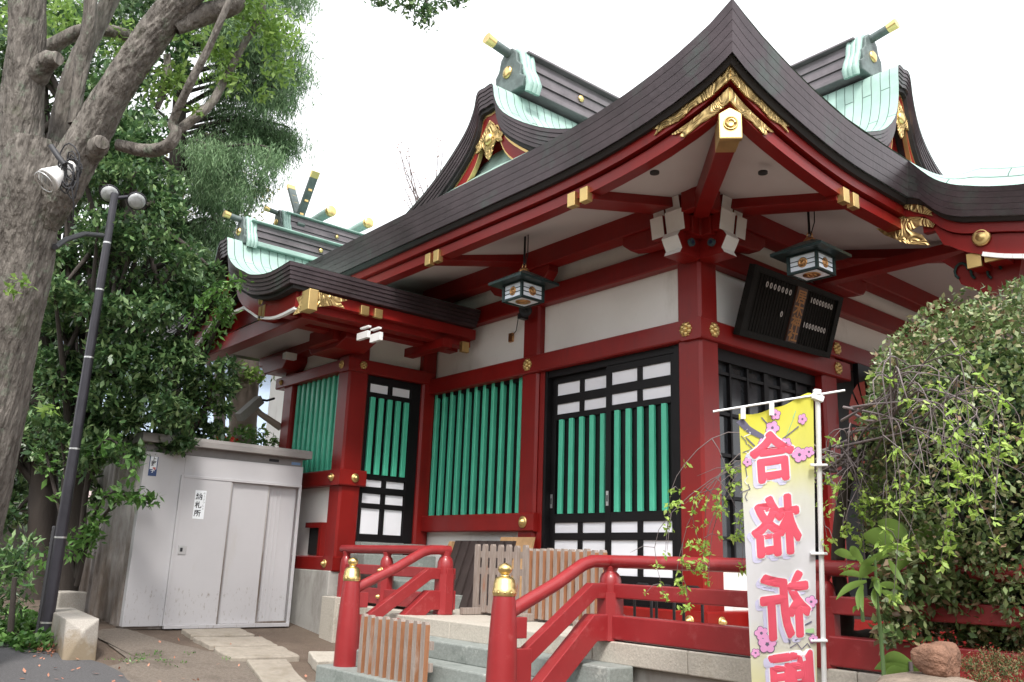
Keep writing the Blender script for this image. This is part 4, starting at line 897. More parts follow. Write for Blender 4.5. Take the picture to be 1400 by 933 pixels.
# ============================================================ lanterns
def lantern(c, ztop, label):
    """c: body centre at roof level"""
    x,y,z=c; t=thing('hanging_lantern',label,'lantern',c,'lanterns hanging under the eaves')
    rf=MB(); s_=.245; a=[(x-s_,y-s_,z-.02),(x+s_,y-s_,z-.02),(x+s_,y+s_,z-.02),(x-s_,y+s_,z-.02)]; ti=[(x-.06,y-.06,z+.09),(x+.06,y-.06,z+.09),(x+.06,y+.06,z+.09),(x-.06,y+.06,z+.09)]
    lo=[(p[0],p[1],p[2]-.025) for p in a]
    rf.add(a+ti+lo,[(0,1,5,4),(1,2,6,5),(2,3,7,6),(3,0,4,7),(4,5,6,7),(8,9,1,0),(9,10,2,1),(10,11,3,2),(11,8,0,3),(11,10,9,8)]); rf.build('lantern_roof','lampmetal',t)
    h=.155; w_=.135; zb=z-.05-h
    fr=MB()
    for sx in (-1,1):
        for sy in (-1,1): fr.box(x+sx*w_-.012,x+sx*w_+.012,y+sy*w_-.012,y+sy*w_+.012,zb-.01,z-.03)
    for zz in (zb-.012,z-.06):
        fr.box(x-w_,x+w_,y-w_-.010,y-w_+.014,zz,zz+.022); fr.box(x-w_,x+w_,y+w_-.014,y+w_+.010,zz,zz+.022); fr.box(x-w_-.010,x-w_+.014,y-w_,y+w_,zz,zz+.022); fr.box(x+w_-.014,x+w_+.010,y-w_,y+w_,zz,zz+.022)
    f_=fr.build('lantern_frame','lampmetal',t)
    gl=MB(); gl.box(x-w_+.015,x+w_-.015,y-w_+.004,y-w_+.008,zb+.01,z-.06); gl.box(x+w_-.008,x+w_-.004,y-w_+.015,y+w_-.015,zb+.01,z-.06)
    gl.box(x-w_+.015,x+w_-.015,y+w_-.008,y+w_-.004,zb+.01,z-.06); gl.box(x-w_+.004,x-w_+.008,y-w_+.015,y+w_-.015,zb+.01,z-.06); gl.box(x-w_+.015,x+w_-.015,y-w_+.015,y+w_-.015,zb+.0,zb+.004)
    gl.build('glass_pane','glasswhite',t)
    tr=MB(); zc=(zb+z-.05)/2
    for zz in (zc-.02,zc+.02): tr.box(x-w_+.012,x+w_-.012,y-w_-.002,y-w_+.003,zz-.003,zz+.003); tr.box(x+w_-.003,x+w_+.002,y-w_+.012,y+w_-.012,zz-.003,zz+.003)
    tr.build('glazing_bar','lampmetal',t)
    for ps,ax in (((x,y-w_+.002,zc),(0,-1,0)),((x+w_-.002,y,zc),(1,0,0)),((x,y,zb-.004),(0,0,-1))):
        r_=.045 if ax[2]==0 else .075; cb=MB(); cb.lathe([(r_,0),(r_,.004),(r_*.72,.006),(r_*.66,.002),(r_*.3,.002),(r_*.28,.006),(0,.006)],ps,ax,20)
        for k in range(6):
            A_=Vector(ax); s1=A_.orthogonal().normalized(); s2=A_.cross(s1); tt=k*math.pi/3; cb.lathe([(r_*.14,0),(r_*.12,.007),(0,.008)],Vector(ps)+(s1*math.cos(tt)+s2*math.sin(tt))*r_*.46,ax,8)
        cb.build('flower_crest','brass',t)
    MB().lathe([(.05,0),(.055,.02),(.035,.045),(.015,.05)],(x,y,z+.085),seg=20).build('brass_cap','brass',t)
    MB().tube([(x+.026*math.cos(k*.7),y,z+.155+.03*math.sin(k*.7)) for k in range(10)],.006,6).build('ring','brass',t)
    MB().tube([(x,y,z+.17),(x,y,ztop)],.011,8).build('hanger_rod','tube',t)
    MB().tube([(x+.06,y-.02,ztop),(x+.07,y-.02,ztop-.12),(x+.06,y-.01,z+.26),(x+.01,y,z+.15)],.005,6).build('cord','tube',t)
    MB().box(x-.06,x+.12,y-.012,y+.012,ztop-.015,ztop).build('hanger_plate','tube',t)
p=on(716,385,1,-.85); lantern((p.x,p.y,p.z),4.46,'hanging lantern with frosted panes under the left eave, above the speaker')
p=on(1108,345,0,.85); lantern((p.x,p.y,p.z),4.46,'hanging lantern with frosted panes at the front, above the black plaque')
# speaker
sp=thing('loudspeaker','small black round loudspeaker on the red pillar under the left lantern','speaker',(-2.3,-.12,3.91))
MB().lathe([(.02,-.09),(.035,-.05),(.055,-.01),(.072,.0),(.074,.012),(.062,.008),(.03,-.02),(.02,-.005),(0,.002)],(-2.25,-.14,3.92),Vector((.55,-.8,-.25)),24).build('horn','tube',sp)
MB().box(-2.36,-2.29,-.16,-.06,3.84,3.90).build('bracket','tube',sp)
jb=thing('junction_box','small brass junction box and wire on the white plaster beside the speaker','box',(-2.64,.09,3.7)); 
p=on(700,462,1,.085); MB().box(p.x-.035,p.x+.03,.06,.09,p.z-.05,p.z+.05).build('cover','brass',jb); MB().tube([(p.x,.07,p.z),(p.x+.10,.06,p.z+.06),(p.x+.2,.0,p.z+.17),(-2.32,-.08,3.85)],.005,6).build('wire','tube',jb)
# plaque ---------------------------------------------------------------------------
pq=thing('name_plaque','black wooden plaque tilted forward over the front door, gold characters between rows of coin shapes','plaque',(.15,1.2,3.35))
TL,BL,BR,TR=on(1031,361,0,.32),on(1008,458,0,.10),on(1132,490,0,.10),on(1151,407,0,.32)
def pqp(u,v,e=0):
    a=TL.lerp(TR,u); b=BL.lerp(BR,u); p=b.lerp(a,v); nrm=(BR-BL).cross(TL-BL).normalized(); return p+nrm*e
def pbox(u0,u1,v0,v1,e0,e1,nm,m,par=pq):
    vs=[pqp(u0,v0,e0),pqp(u1,v0,e0),pqp(u1,v1,e0),pqp(u0,v1,e0),pqp(u0,v0,e1),pqp(u1,v0,e1),pqp(u1,v1,e1),pqp(u0,v1,e1)]
    b=MB(); b.add(vs,[(0,3,2,1),(4,5,6,7),(0,1,5,4),(1,2,6,5),(2,3,7,6),(3,0,4,7)]); return b.build(nm,m,par)
pbox(0,1,0,1,-.05,0,'board','boardblack')
for a in ((0,1,0,.09),(0,1,.92,1),(0,.05,.09,.92),(.95,1,.09,.92)): pbox(*a,0,.022,'frame','boardblack')
cp=pbox(.47,.585,.06,.93,.0,.02,'centre_board',mat('brown_plaque_wood',(.05,.018,.01),.5))
for i,ch in enumerate('居木神社'):
    vv=.78-.19*i; text_mesh(ch,.17,lambda u,v,vv=vv: pqp(.527+u/1.62,vv+v/.80,.024),'gilt_character','fruit',pq,bold=.004)
def coins(u0,u1,v0,v1,n,one=False):
    b=MB()
    for i in range(n):
        u=lerp(u0,u1,i/max(1,n-1)); v=lerp(v0,v1,i/max(1,n-1)); pts=[(u+.013*math.cos(t),v+.043*math.sin(t)) for t in [k*math.pi/7 for k in range(14)]]
        if one and i==0: pts=[(u-.003,v-.04),(u+.006,v-.04),(u+.006,v+.04),(u-.004,v+.04)]
        b.add([pqp(a,c,.024) for a,c in pts],[tuple(range(len(pts)))])
        if not (one and i==0): b.add([pqp(u+(a-u)*.35,v+(c-v)*.6,.0255) for a,c in pts],[tuple(range(len(pts)))],1)
    b.build('coin_row',[mat('worn_white_paint',(.5,.47,.45),.6),'boardblack'],pq)
for i in range(30):
    if not 13<=i<=17: pbox(.06+.03*i,.062+.03*i,.10,.91,.0005,.008,'slat','boardblack')
coins(.15,.40,.79,.79,7); coins(.64,.88,.79,.79,8,True); coins(.62,.86,.40,.40,8,True); coins(.36,.36,.45,.45,1)

# ============================================================ shed
SX=-4.73; SY0,SY1=-3.17,-1.37; SZ=.49
shed=thing('storage_shed','grey metal storage shed with sliding doors on the earth beside the side wing','shed',(-5.5,-2.27,.45))
def sb(nm,m,*a,bevel=0): return boxo(nm,m,shed,*a,bevel)
sb('wall','shed',-6.35,SX-.09,SY0+.02,SY1,SZ,2.28)
sb('base_rail','shedside',-6.35,SX-.02,SY0+.01,SY1-.01,SZ-.03,SZ+.03,bevel=.004)
for y_ in (SY0+.05,SY1-.15): 
    for x_ in (SX-.2,-6.2): sb('footing_block','concrete',x_,x_+.15,y_,y_+.12,.25,SZ-.03)
sb('front_panel','shed',SX-.09,SX,SY0,SY0+.42,SZ,2.24,bevel=.004); sb('header_panel','shed',SX-.09,SX,SY0+.42,SY1+.0,2.0,2.24,bevel=.004)
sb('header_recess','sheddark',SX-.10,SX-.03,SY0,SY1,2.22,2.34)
side=MB(); xs_=[SX-.02-.0*i for i in range(1)]
rib=[]; x=SX-.01
while x>-6.35:
    rib+=[(x,SY0+.012),(x-.10,SY0+.012),(x-.12,SY0-.012),(x-.17,SY0-.012),(x-.19,SY0+.012)]; x-=.20
side.grid([[(a,b_,SZ) for a,b_ in rib],[(a,b_,2.37) for a,b_ in rib]],sm=False); side.build('side_sheet','shedside',shed)
rfm=MB(); rfm.prism([(SX+.07,SY0-.07,2.335),(SX+.07,SY0-.07,2.395),(SX+.06,SY0-.07,2.43),(-6.5,SY0-.07,2.47),(-6.5,SY0-.07,2.34)],(0,SY1-SY0+.14,0)); rfm.build('roof','shedroof',shed,bevel=.006)
DY0,DY1=SY0+.42,SY1-.04
fr=MB(); fr.box(SX,SX+.03,DY0-.03,DY0,SZ+.0,2.03); fr.box(SX,SX+.03,DY0,DY1+.03,2.0,2.03); fr.box(SX,SX+.03,DY1,DY1+.03,SZ,2.0); fr.box(SX-.01,SX+.05,DY0-.02,DY1+.02,SZ-.025,SZ+.012); fr.build('door_frame','shed',shed,bevel=.003)
dl=sb('door','shed',SX,SX+.024,DY0,DY0+.53,SZ+.012,2.0,bevel=.003); sb('door','shed',SX-.035,SX-.012,DY0+.53,DY0+.98,SZ+.012,2.0,bevel=.003); dd=sb('door','shed',SX-.07,SX-.045,DY0+.98,DY1,SZ+.012,2.0,bevel=.003)
fr=MB(); 
fr.box(SX-.04,SX+.02,DY0+.53,DY0+.545,SZ+.012,2.0); fr.box(SX-.07,SX-.006,DY0+.98,DY0+.995,SZ+.012,2.0)
fr.build('door_stile','shedside',shed,bevel=.003)
for k in range(3): boxo('fold','shed',dd,SX-.045,SX-.040,DY0+1.05+.05*k,DY0+1.06+.05*k,SZ+.02,1.98)
hd=MB(); hd.box(SX+.024,SX+.032,DY0+.03,DY0+.11,1.21,1.30,0); hd.box(SX+.032,SX+.036,DY0+.05,DY0+.075,1.235,1.275,1); hd.build('door_handle',['steel','ink'],dl)
for y_ in (SY0+.30,SY1-.42): sb('vent_slot','ink',SX-.0295,SX-.026,y_,y_+.12,2.27,2.30)
sgn=sb('paper_notice','paper',SX+.0245,SX+.026,DY0+.14,DY0+.26,1.58,1.88)
for i,ch in enumerate('納札所'): text_mesh(ch,.075,lambda u,v,i=i:(SX+.0275,DY0+.185+u,1.815-.088*i+v),'ink_character','ink',sgn,bold=.0015)
for i,ch in enumerate('のうさつじょ'): text_mesh(ch,.026,lambda u,v,i=i:(SX+.0275,DY0+.24+u,1.85-.032*i+v),'ink_character','ink',sgn)
st=sb('sticker','paper',SX+.001,SX+.003,SY0+.05,SY0+.135,2.03,2.19); boxo('sticker_field','blueink',st,SX+.003,SX+.0035,SY0+.05,SY0+.135,1.97+.02,2.06); boxo('sticker_edge','blueink',st,SX+.003,SX+.0036,SY0+.05,SY0+.058,2.06,2.19); boxo('sticker_edge','blueink',st,SX+.003,SX+.0036,SY0+.127,SY0+.135,2.06,2.19)
text_mesh('上',.055,lambda u,v:(SX+.0042,SY0+.093+u,2.165+v),'ink_character','ink',st,bold=.001); text_mesh('野',.05,lambda u,v:(SX+.0042,SY0+.093+u,2.115+v),'ink_character','ink',st,bold=.001)
boxo('red_mark','redink',st,SX+.0037,SX+.0042,SY0+.09,SY0+.12,2.055,2.08); text_mesh('子',.045,lambda u,v:(SX+.0045,SY0+.093+u,2.045+v),'white_character','paper',st,bold=.001)
sb('maker_label',mat('pale_blue_label',(.18,.3,.5),.5),SX-.0295,SX-.026,SY1-.14,SY1-.03,2.26,2.29)

# paving stones to the shed and channel
def slab(px_pts, th, label, m='paver'):
    pts=[gpt(*q) for q in px_pts]; c=sum((Vector(p) for p in pts),Vector())/len(pts)
    pts=[Vector(p)+(c-Vector(p)).normalized()*.035 for p in pts]; b=MB(); n=len(pts); out=[]
    for i in range(n):
        a,b2=pts[i],pts[(i+1)%n]
        for k in range(5):
            p=a.lerp(b2,k/5); out.append((p.x+random.uniform(-.012,.012),p.y+random.uniform(-.012,.012),gz(p.x,p.y)+th))
    b.prism([(x,y,z-.1) for x,y,z in out],(0,0,.1)); return tag(b.build('paving_slab',m,None,bevel=.012),label,'paving slab','paving slabs leading to the shed')
slab([(243,866),(330,864),(352,874),(258,876)],.045,'narrow paving slab lying nearest the shed door')
slab([(258,877),(362,876),(384,889),(283,890)],.045,'second paving slab from the shed door')
slab([(285,892),(388,890),(415,905),(312,908)],.05,'third paving slab from the shed, widest')
slab([(333,909),(390,908),(430,950),(365,950)],.05,'paving slab cut by the bottom edge of the view')
slab([(416,905),(462,905),(462,920),(430,922)],.10,'pale kerb stone beside the far newel post','stone')
# granite bench blocks
def block(px0,py0,px1,py1,h,w_,label,cut=True):
    a=gpt(px0,py0); c=gpt(px1,py1); d=(c-a); d.z=0; L_=d.length; d.normalize(); s_=Vector((-d.y,d.x,0)); z0=min(gz(a.x,a.y),gz(c.x,c.y))-.05
    b=MB(); P=lambda u,v,z:(a.x+d.x*u+s_.x*v,a.y+d.y*u+s_.y*v,z)
    zt=z0+.05+h; e=.14 if cut else .005
    vs=[P(0,-w_/2,z0),P(L_,-w_/2,z0),P(L_,w_/2,z0),P(0,w_/2,z0),P(0,-w_/2,zt),P(L_-e*.9,-w_/2,zt),P(L_-e*.9,w_/2,zt),P(0,w_/2,zt),P(L_+.02,0,zt-.09 if cut else zt)]
    b.add(vs,[(0,3,2,1),(4,5,8,6,7) if cut else (4,5,6,7),(0,1,5,4),(3,7,6,2),(0,4,7,3)]+([(1,8,5),(1,2,8),(2,6,8)] if cut else [(1,2,6,5)]))
    o=b.build('granite_block','stoneshort',None,bevel=.012); return tag(o,label,'stone block','granite blocks by the lamp pole')
block(78,858,108,906,.34,.26,'pale granite block with a pointed end lying before the lamp pole')
block(70,846,95,852,.30,.30,'squared granite block behind the pointed one, beside the lamp pole',False)
# ============================================================ lamp pole
pb=Vector((-4.41,-3.93,.43)); ptop=Vector((pb.x,pb.y,4.80))
lp=thing('lamp_pole','dark lamp pole with steel bands and two round floodlights, between big trunk and shed','lamp post',pb)
MB().tube([pb-Vector((0,0,.1)),pb+Vector((0,0,1.6)),ptop],[.056,.050,.036],20).build('pole','pole',lp)
for z_ in (.56,1.32,2.15,3.05,3.75,4.25):
    rr_=.059-.0052*(z_-.4); MB().lathe([(rr_,0),(rr_,.016)],(pb.x,pb.y,z_),seg=20).build('steel_band','steel',lp)
cx_=MB(); pts=[]
for i in range(150): t=i/150; pts.append((pb.x-.02-.05,pb.y-.10,.40+1.25*t))
cx_.tube([(pb.x-.046,pb.y-.056,.38+1.05*i/60) for i in range(61)],[.022 if i%2 else .016 for i in range(61)],10); cx_.build('corrugated_conduit','conduit',lp)
for (px_,py_) in ((150,265),(187,275)):
    c=at(px_,py_,9.0); v=(CAM-c).normalized(); v=(v+Vector((0,0,-.35))).normalized()
    h_=MB().lathe([(.03,-.16),(.04,-.12),(.05,-.07),(.085,-.01),(.098,.0),(.098,.015),(.088,.015)],c,v,24).build('lamp_housing','pole',lp)
    MB().lathe([(.087,.01),(.08,.025),(.05,.038),(0,.042)],c,v,24).build('lamp_glass','globe',h_)
    MB().tube([ptop-Vector((0,0,.05)),c-v*.18],.022,10).build('lamp_arm','pole',lp)

# ============================================================ trees
def limb(b, pts, rads, seg=12, jit=.05):
    P=[Vector(p) for p in pts]; q=[];r=[]
    for i in range(len(P)-1):
        n=4
        for k in range(n):
            t=k/n; p0=P[max(i-1,0)];p1=P[i];p2=P[i+1];p3=P[min(i+2,len(P)-1)]
            c=.5*((2*p1)+(p2-p0)*t+(2*p0-5*p1+4*p2-p3)*t*t+(-p0+3*p1-3*p2+p3)*t**3); q.append(c); r.append(lerp(rads[i],rads[i+1],t)*(1+random.uniform(-jit,jit)))
    q.append(P[-1]); r.append(rads[-1]); b.tube(q,r,seg,jit=jit*.6); return q
from mathutils import noise as mn
def bark_limb(b, pts, rads, seg=64, amp=.07, lump=.06):
    P=[Vector(p) for p in pts]; q=[];r=[]; n=14
    for i in range(len(P)-1):
        for k in range(n):
            t=k/n; p0=P[max(i-1,0)];p1=P[i];p2=P[i+1];p3=P[min(i+2,len(P)-1)]
            q.append(.5*((2*p1)+(p2-p0)*t+(2*p0-5*p1+4*p2-p3)*t*t+(-p0+3*p1-3*p2+p3)*t**3)); r.append(lerp(rads[i],rads[i+1],t))
    q.append(P[-1]); r.append(rads[-1]); ref=None; rows=[]; acc=0
    for i,p in enumerate(q):
        d=(q[min(i+1,len(q)-1)]-q[max(i-1,0)]).normalized()
        if ref is None: ref=d.orthogonal().normalized()
        ref=(ref-d*ref.dot(d)).normalized(); w_=d.cross(ref); acc+=(q[i]-q[i-1]).length if i else 0; row=[]
        for k in range(seg+1):
            t=2*math.pi*(k%seg)/seg; cs,sn=math.cos(t),math.sin(t); rr=r[i]
            big=mn.noise(Vector((cs*1.3,sn*1.3,acc*1.6+pts[0][0])))*lump*2
            f=mn.noise(Vector((cs*rr*55,sn*rr*55,acc*6.5))); f2=mn.noise(Vector((cs*rr*110,sn*rr*110,acc*16)))
            rg=(1-abs(f)*2.2)*.6+(1-abs(f2)*2)*.3
            row.append(p+(ref*cs+w_*sn)*(rr*(1+big)+rg*amp*.28))
        rows.append(row)
    b.grid(rows); return q
def leaves_obj(name, pts, size, matl, parent, **k): return np_mesh(name, leaf_quads(np.array(pts), size, **k), 4, matl, parent)
# big old tree at the left
D=6.6; base=at(-60,840,D); base.z=gz(base.x,base.y)
bt_=thing('old_tree','massive grey barked tree at the left with a forked trunk and sprawling limbs','tree',base)
def A_(px,py,d=D): return at(px,py,d)
tk=MB()
bark_limb(tk,[base-Vector((0,0,.1)),A_(-52,760),A_(-19,620),A_(10,460),A_(30,330),A_(42,240),A_(50,190)],[.29,.235,.21,.205,.215,.225,.17],110)
bark_limb(tk,[A_(34,300),A_(30,230),A_(30,150),A_(36,70),A_(38,0),A_(40,-120),A_(60,-300)],[.08,.15,.14,.125,.115,.11,.1],80)
bark_limb(tk,[A_(60,310),A_(84,255),A_(118,195),A_(152,132),A_(190,75),A_(230,22),A_(290,-50),A_(360,-160)],[.08,.15,.132,.115,.11,.105,.10,.08],80)
limb(tk,[A_(120,215),A_(134,200,D-.08),A_(139,195,D-.13)],[.08,.075,.05],14,.08)
limb(tk,[A_(40,110),A_(62,86,D-.05),A_(80,80,D-.1)],[.11,.08,.05],14,.12)
tko=tk.build('trunk','bark',bt_)
lb=MB()
bark_limb(lb,[A_(75,215,D+.2),A_(88,150,D+.3),A_(110,80,D+.4),A_(150,0,D+.6),A_(190,-100,D+.7)],[.06,.075,.07,.06,.045],40,.05)
bark_limb(lb,[A_(100,170,D+.1),A_(112,90,D+.2),A_(122,30,D+.2),A_(128,-60,D+.3)],[.03,.05,.045,.04],32,.04)
bark_limb(lb,[A_(160,198,D+.1),A_(200,206,D+.1),A_(228,200,D),A_(240,182,D),A_(237,165,D),A_(262,110,D-.1),A_(283,70,D-.1),A_(303,25,D-.1),A_(340,-60,D)],[.04,.048,.046,.04,.030,.027,.025,.022,.016],28,.02)
bark_limb(lb,[A_(243,180,D+.05),A_(262,165,D+.1),A_(290,140,D+.2),A_(312,100,D+.3),A_(335,58,D+.3),A_(358,18,D+.4),A_(355,-30,D+.4)],[.03,.036,.030,.027,.024,.024,.016],28,.02)
bark_limb(lb,[A_(240,40,D),A_(280,20,D+.1),A_(318,8,D+.1),A_(325,-5,D+.1)],[.04,.075,.06,.05],32,.04)
limb(lb,[A_(60,70,D+.9),A_(120,40,D+.9),A_(180,50,D+.9)],[.07,.06,.05],8)
limb(lb,[A_(228,75,D+.3),A_(229,105,D+.3),A_(215,148,D+.2)],[.03,.036,.02],8)
lbo=lb.build('limb','bark',bt_)
pts=[]
for (px,py,d,r,n) in ((340,10,6.9,.30,420),(375,40,7.0,.28,380),(300,75,6.9,.25,260),(260,20,7.0,.3,260),(225,120,6.8,.2,160),(385,95,7.1,.2,160),(170,60,7.6,.3,260),(90,20,7.6,.3,260),(290,-70,7,.5,500),(150,-90,7,.6,500),(245,100,6.8,.15,100),(268,148,6.6,.08,30),(315,110,6.9,.16,110),(30,20,7.8,.35,220),(360,130,7.1,.1,50)):
    pts.append(blob_points(at(px,py,d),(r,r,r*.8),n,.2))
for (px,py) in ((18,397),(70,560),(30,385)): pts.append(blob_points(at(px,py,6.1),(.08,.08,.05),22,.2))
leaves_obj('foliage',np.concatenate(pts),.062,GL['lime'],bt_,aspect=.42,droop=.3)
# floodlight strapped to the trunk
fl_=thing('tree_floodlight','white caged floodlight with coiled cable strapped in the fork of the big trunk','floodlight',at(75,237,6.15))
c=at(76,240,6.12); ax=(at(60,246,6.03)-at(93,226,6.18)).normalized()
MB().lathe([(.03,-.16),(.045,-.14),(.05,-.05),(.075,.03),(.085,.06),(.085,.075),(.07,.075)],c,ax,24).build('housing','white',fl_)
MB().lathe([(.07,.06),(.05,.075),(0,.08)],c,ax,20).build('lamp_glass','globe',fl_)
cg=MB(); cg.tube([c+ax*.10+(ax.orthogonal().normalized()*math.cos(t)+ax.cross(ax.orthogonal().normalized())*math.sin(t))*.078 for t in [k*math.pi/8 for k in range(17)]],.005,6)
for k in range(5):
    a=ax.orthogonal().normalized(); b_=ax.cross(a); u=-.06+.03*k; hh=math.sqrt(max(.001,.078**2-u*u)); cg.tube([c+ax*.075+a*u-b_*hh,c+ax*.11+a*u,c+ax*.075+a*u+b_*hh],.003,5)
cg.build('wire_guard','steel',fl_)
cb=MB()
for k in range(9):
    r_=random.uniform(.07,.12); o_=at(random.uniform(88,100),random.uniform(222,245),6.12); sx,sy=random.uniform(.5,1),random.uniform(.8,1.4)
    cb.tube([o_+_R*math.cos(t)*r_*sx*.8+_U*math.sin(t)*r_*sy+_F*random.uniform(-.02,.02) for t in [j*.5 for j in range(14)]],.0055,6)
cb.tube([at(98,255,6.1),at(101,280,6.1),at(99,310,6.2)],.006,6); cb.tube([at(70,200,6.15),at(80,215,6.1),at(88,225,6.1)],.02,8)
cb.build('cable_coil','conduit',fl_)
cn=tag(MB().tube([at(75,338,6.6),at(90,328,7.0),at(115,320,7.3),at(140,322,7.9)],.022,8).build('cable_conduit','conduit',None),'curved grey conduit running from the big trunk to the lamp pole','conduit')

def leafy_tree(label, cat, basept, trunkpts, rads, blobs, size, matl, aspect=.45, barkm='barkdark', nm='evergreen_tree', group=None, droop=.2, branches=14, up=.4, shell=.6):
    t=thing(nm,label,cat,basept,group); b=MB(); limb(b,[basept]+trunkpts,rads,12)
    for k in range(min(branches,len(blobs))):
        c=Vector(blobs[k][0]); s_=Vector(trunkpts[min(len(trunkpts)-1,k%len(trunkpts))]); mid=s_.lerp(c,.5)+Vector((0,0,.1)); limb(b,[s_,mid,c],[.05,.035,.012],7)
    b.build('trunk',barkm,t)
    P=np.concatenate([blob_points(c,(r,r,r*.75) if not hasattr(r,'__len__') else r,n,shell) for c,r,n in blobs])
    leaves_obj('foliage',P,size,matl,t,aspect=aspect,droop=droop,up=up); return t
def gp(px,py,d): p=at(px,py,d); p.z=gz(p.x,p.y); return p
# dark evergreen behind the pole and shed
bl=[]
random.seed(21)
cl=[(110,240,9.6,.55),(160,230,9.8,.55),(205,265,10,.5),(200,205,10.2,.4),(110,330,9.4,.5),(180,320,9.6,.6),(235,330,9.9,.5),(100,420,9.2,.5),(165,410,9.3,.6),(235,400,9.5,.55),(285,400,9.9,.3),(90,500,9.2,.5),(160,500,9.2,.6),(225,490,9.4,.55),(280,490,9.8,.35),(90,580,9.2,.45),(150,570,9.2,.5),(210,560,9.2,.5),(265,560,9.6,.4),(290,545,9.8,.25),(120,620,9.0,.35),(180,590,8.9,.3),(230,590,9.2,.3),(140,170,10,.5)]
for px,py,d,r in cl:
    for k in range(5):
        q=at(px+random.uniform(-32,32),py+random.uniform(-30,30),d+random.uniform(-.4,.4)); rr_=r*random.uniform(.32,.6); bl.append((q,rr_,int(330*rr_/.25)))
leafy_tree('dense glossy evergreen tree behind the lamp pole, overhanging the grey shed','tree',gp(95,760,9.4),[at(100,690,9.4),at(120,560,9.5),at(150,420,9.6),at(180,300,9.8)],[.16,.14,.13,.1,.05],bl,.085,GL['camellia'],branches=60,up=.9)
# branch sprays that reach out in front of shed and wing eave
sp_=thing('evergreen_shrub','leafy evergreen shrub with sprays reaching across the corner of the shed','shrub',gp(105,800,8.7))
b=MB(); P=[]
for tr in ([(105,790,8.7),(130,700,8.6),(160,672,8.5),(205,690,8.4)],[(105,790,8.7),(120,650,8.7),(150,600,8.5),(180,640,8.4)],[(105,800,8.7),(120,740,8.6),(128,715,8.5)],[(105,790,8.7),(70,650,8.8),(60,600,8.9)],[(105,790,8.7),(120,740,8.7),(165,680,8.5),(205,680,8.4)]):
    q=limb(b,[at(*p) for p in tr],[.03,.02,.012,.005][:len(tr)],6)
    for c in q[len(q)//3:]: P.append(blob_points(c,(.11,.11,.09),15,.2))
P.append(blob_points(at(110,745,8.6),(.22,.22,.2),90,.3)); P.append(blob_points(at(30,770,9.0),(.35,.35,.25),120,.3))
b.build('trunk','barkdark',sp_); leaves_obj('foliage',np.concatenate(P),.095,GL['ivy'],sp_,aspect=.42,droop=.2,up=.8)
b=MB(); P=[]; ws=thing('leafy_branch_shrub','tall evergreen shrub whose top twig crosses the wing gable','shrub',gp(240,800,9.9))
for tr in ([(240,800,9.9),(250,600,9.8),(258,470,9.6),(285,410,9.2),(325,385,8.9)],[(250,600,9.8),(275,500,9.6),(300,440,9.3),(310,420,9.1)],[(250,600,9.8),(280,560,9.7),(295,520,9.6)]):
    q=limb(b,[at(*p) for p in tr],[.05,.035,.02,.012,.004][:len(tr)],6)
    for c in q[len(q)//2:]: P.append(blob_points(c,(.14,.14,.11),34,.2))
b.build('trunk','barkdark',ws); leaves_obj('foliage',np.concatenate(P),.08,GL['ivy'],ws,aspect=.42,up=.8)
# dark evergreen filling behind the trunk at far left
bl=[]
for px,py,d,r in ((0,120,11,.9),(60,60,11,.9),(-40,300,11,.9),(90,140,11.5,.9),(30,250,11,.9),(100,250,10.8,.8),(-30,450,10.5,.8),(70,400,10.6,.8),(80,520,10.5,.8),(-20,600,10.5,.8),(50,620,10.4,.6),(110,640,10.4,.5),(20,700,10.4,.4),(140,60,11.5,.7),(180,140,11.6,.7),(200,60,12,.6)):
    for k in range(4): q=at(px+random.uniform(-45,45),py+random.uniform(-40,40),d+random.uniform(-.5,.5)); rr_=r*random.uniform(.4,.65); bl.append((q,rr_,int(260*rr_/.3)))
leafy_tree('shadowy evergreen tree filling the space behind the big trunk','tree',gp(60,760,10.6),[at(60,680,10.6),at(60,500,10.6),at(70,300,10.8),at(90,150,11)],[.18,.16,.14,.12,.06],bl,.11,GL['camellia'],branches=50,up=.6)
# conifer with drooping feathery sprays
cf=thing('conifer_tree','feathery drooping conifer whose sprays hang against the white sky','tree',gp(230,760,12.5)); b=MB(); P=[]
tp_=[at(235,700,12.5),at(235,400,12.6),at(245,150,12.8),at(255,-100,13),at(260,-300,13)]; limb(b,[gp(230,760,12.5)]+tp_,[.16,.14,.12,.10,.08,.03],12)
random.seed(5)
for k in range(118):
    py=random.uniform(-220,250) if k<78 else random.uniform(180,430); px0=245; reach=random.uniform(40,165)*(1 if py>-100 else .7)*max(.35,1-.35*max(0,(py-170)/80)); sg_=random.choice((1,1,1,-1)); s0=at(px0,py,12.8); e0=at(px0+sg_*reach,py+random.uniform(-40,15),12.8+random.uniform(-1.2,1.2)); m0=s0.lerp(e0,.55)+Vector((0,0,.15)); tip=e0+Vector((0,0,-.22))
    q=limb(b,[s0,m0,e0,tip],[.035,.02,.012,.004],5)
    for c in q[3:]:
        n=26; a=np.array(c)[None]+rng.normal(size=(n,3))*np.array([.13,.13,.05]); 
        for j in range(7): P.append(a+np.array([0,0,-.035*j])+rng.normal(size=(n,3))*.018+np.array((_R*(.014*j*sg_)))[None])
b.build('trunk','barkdark',cf); leaves_obj('foliage',np.concatenate(P),.085,GL['conifer'],cf,aspect=.14,droop=2.2,up=.2)
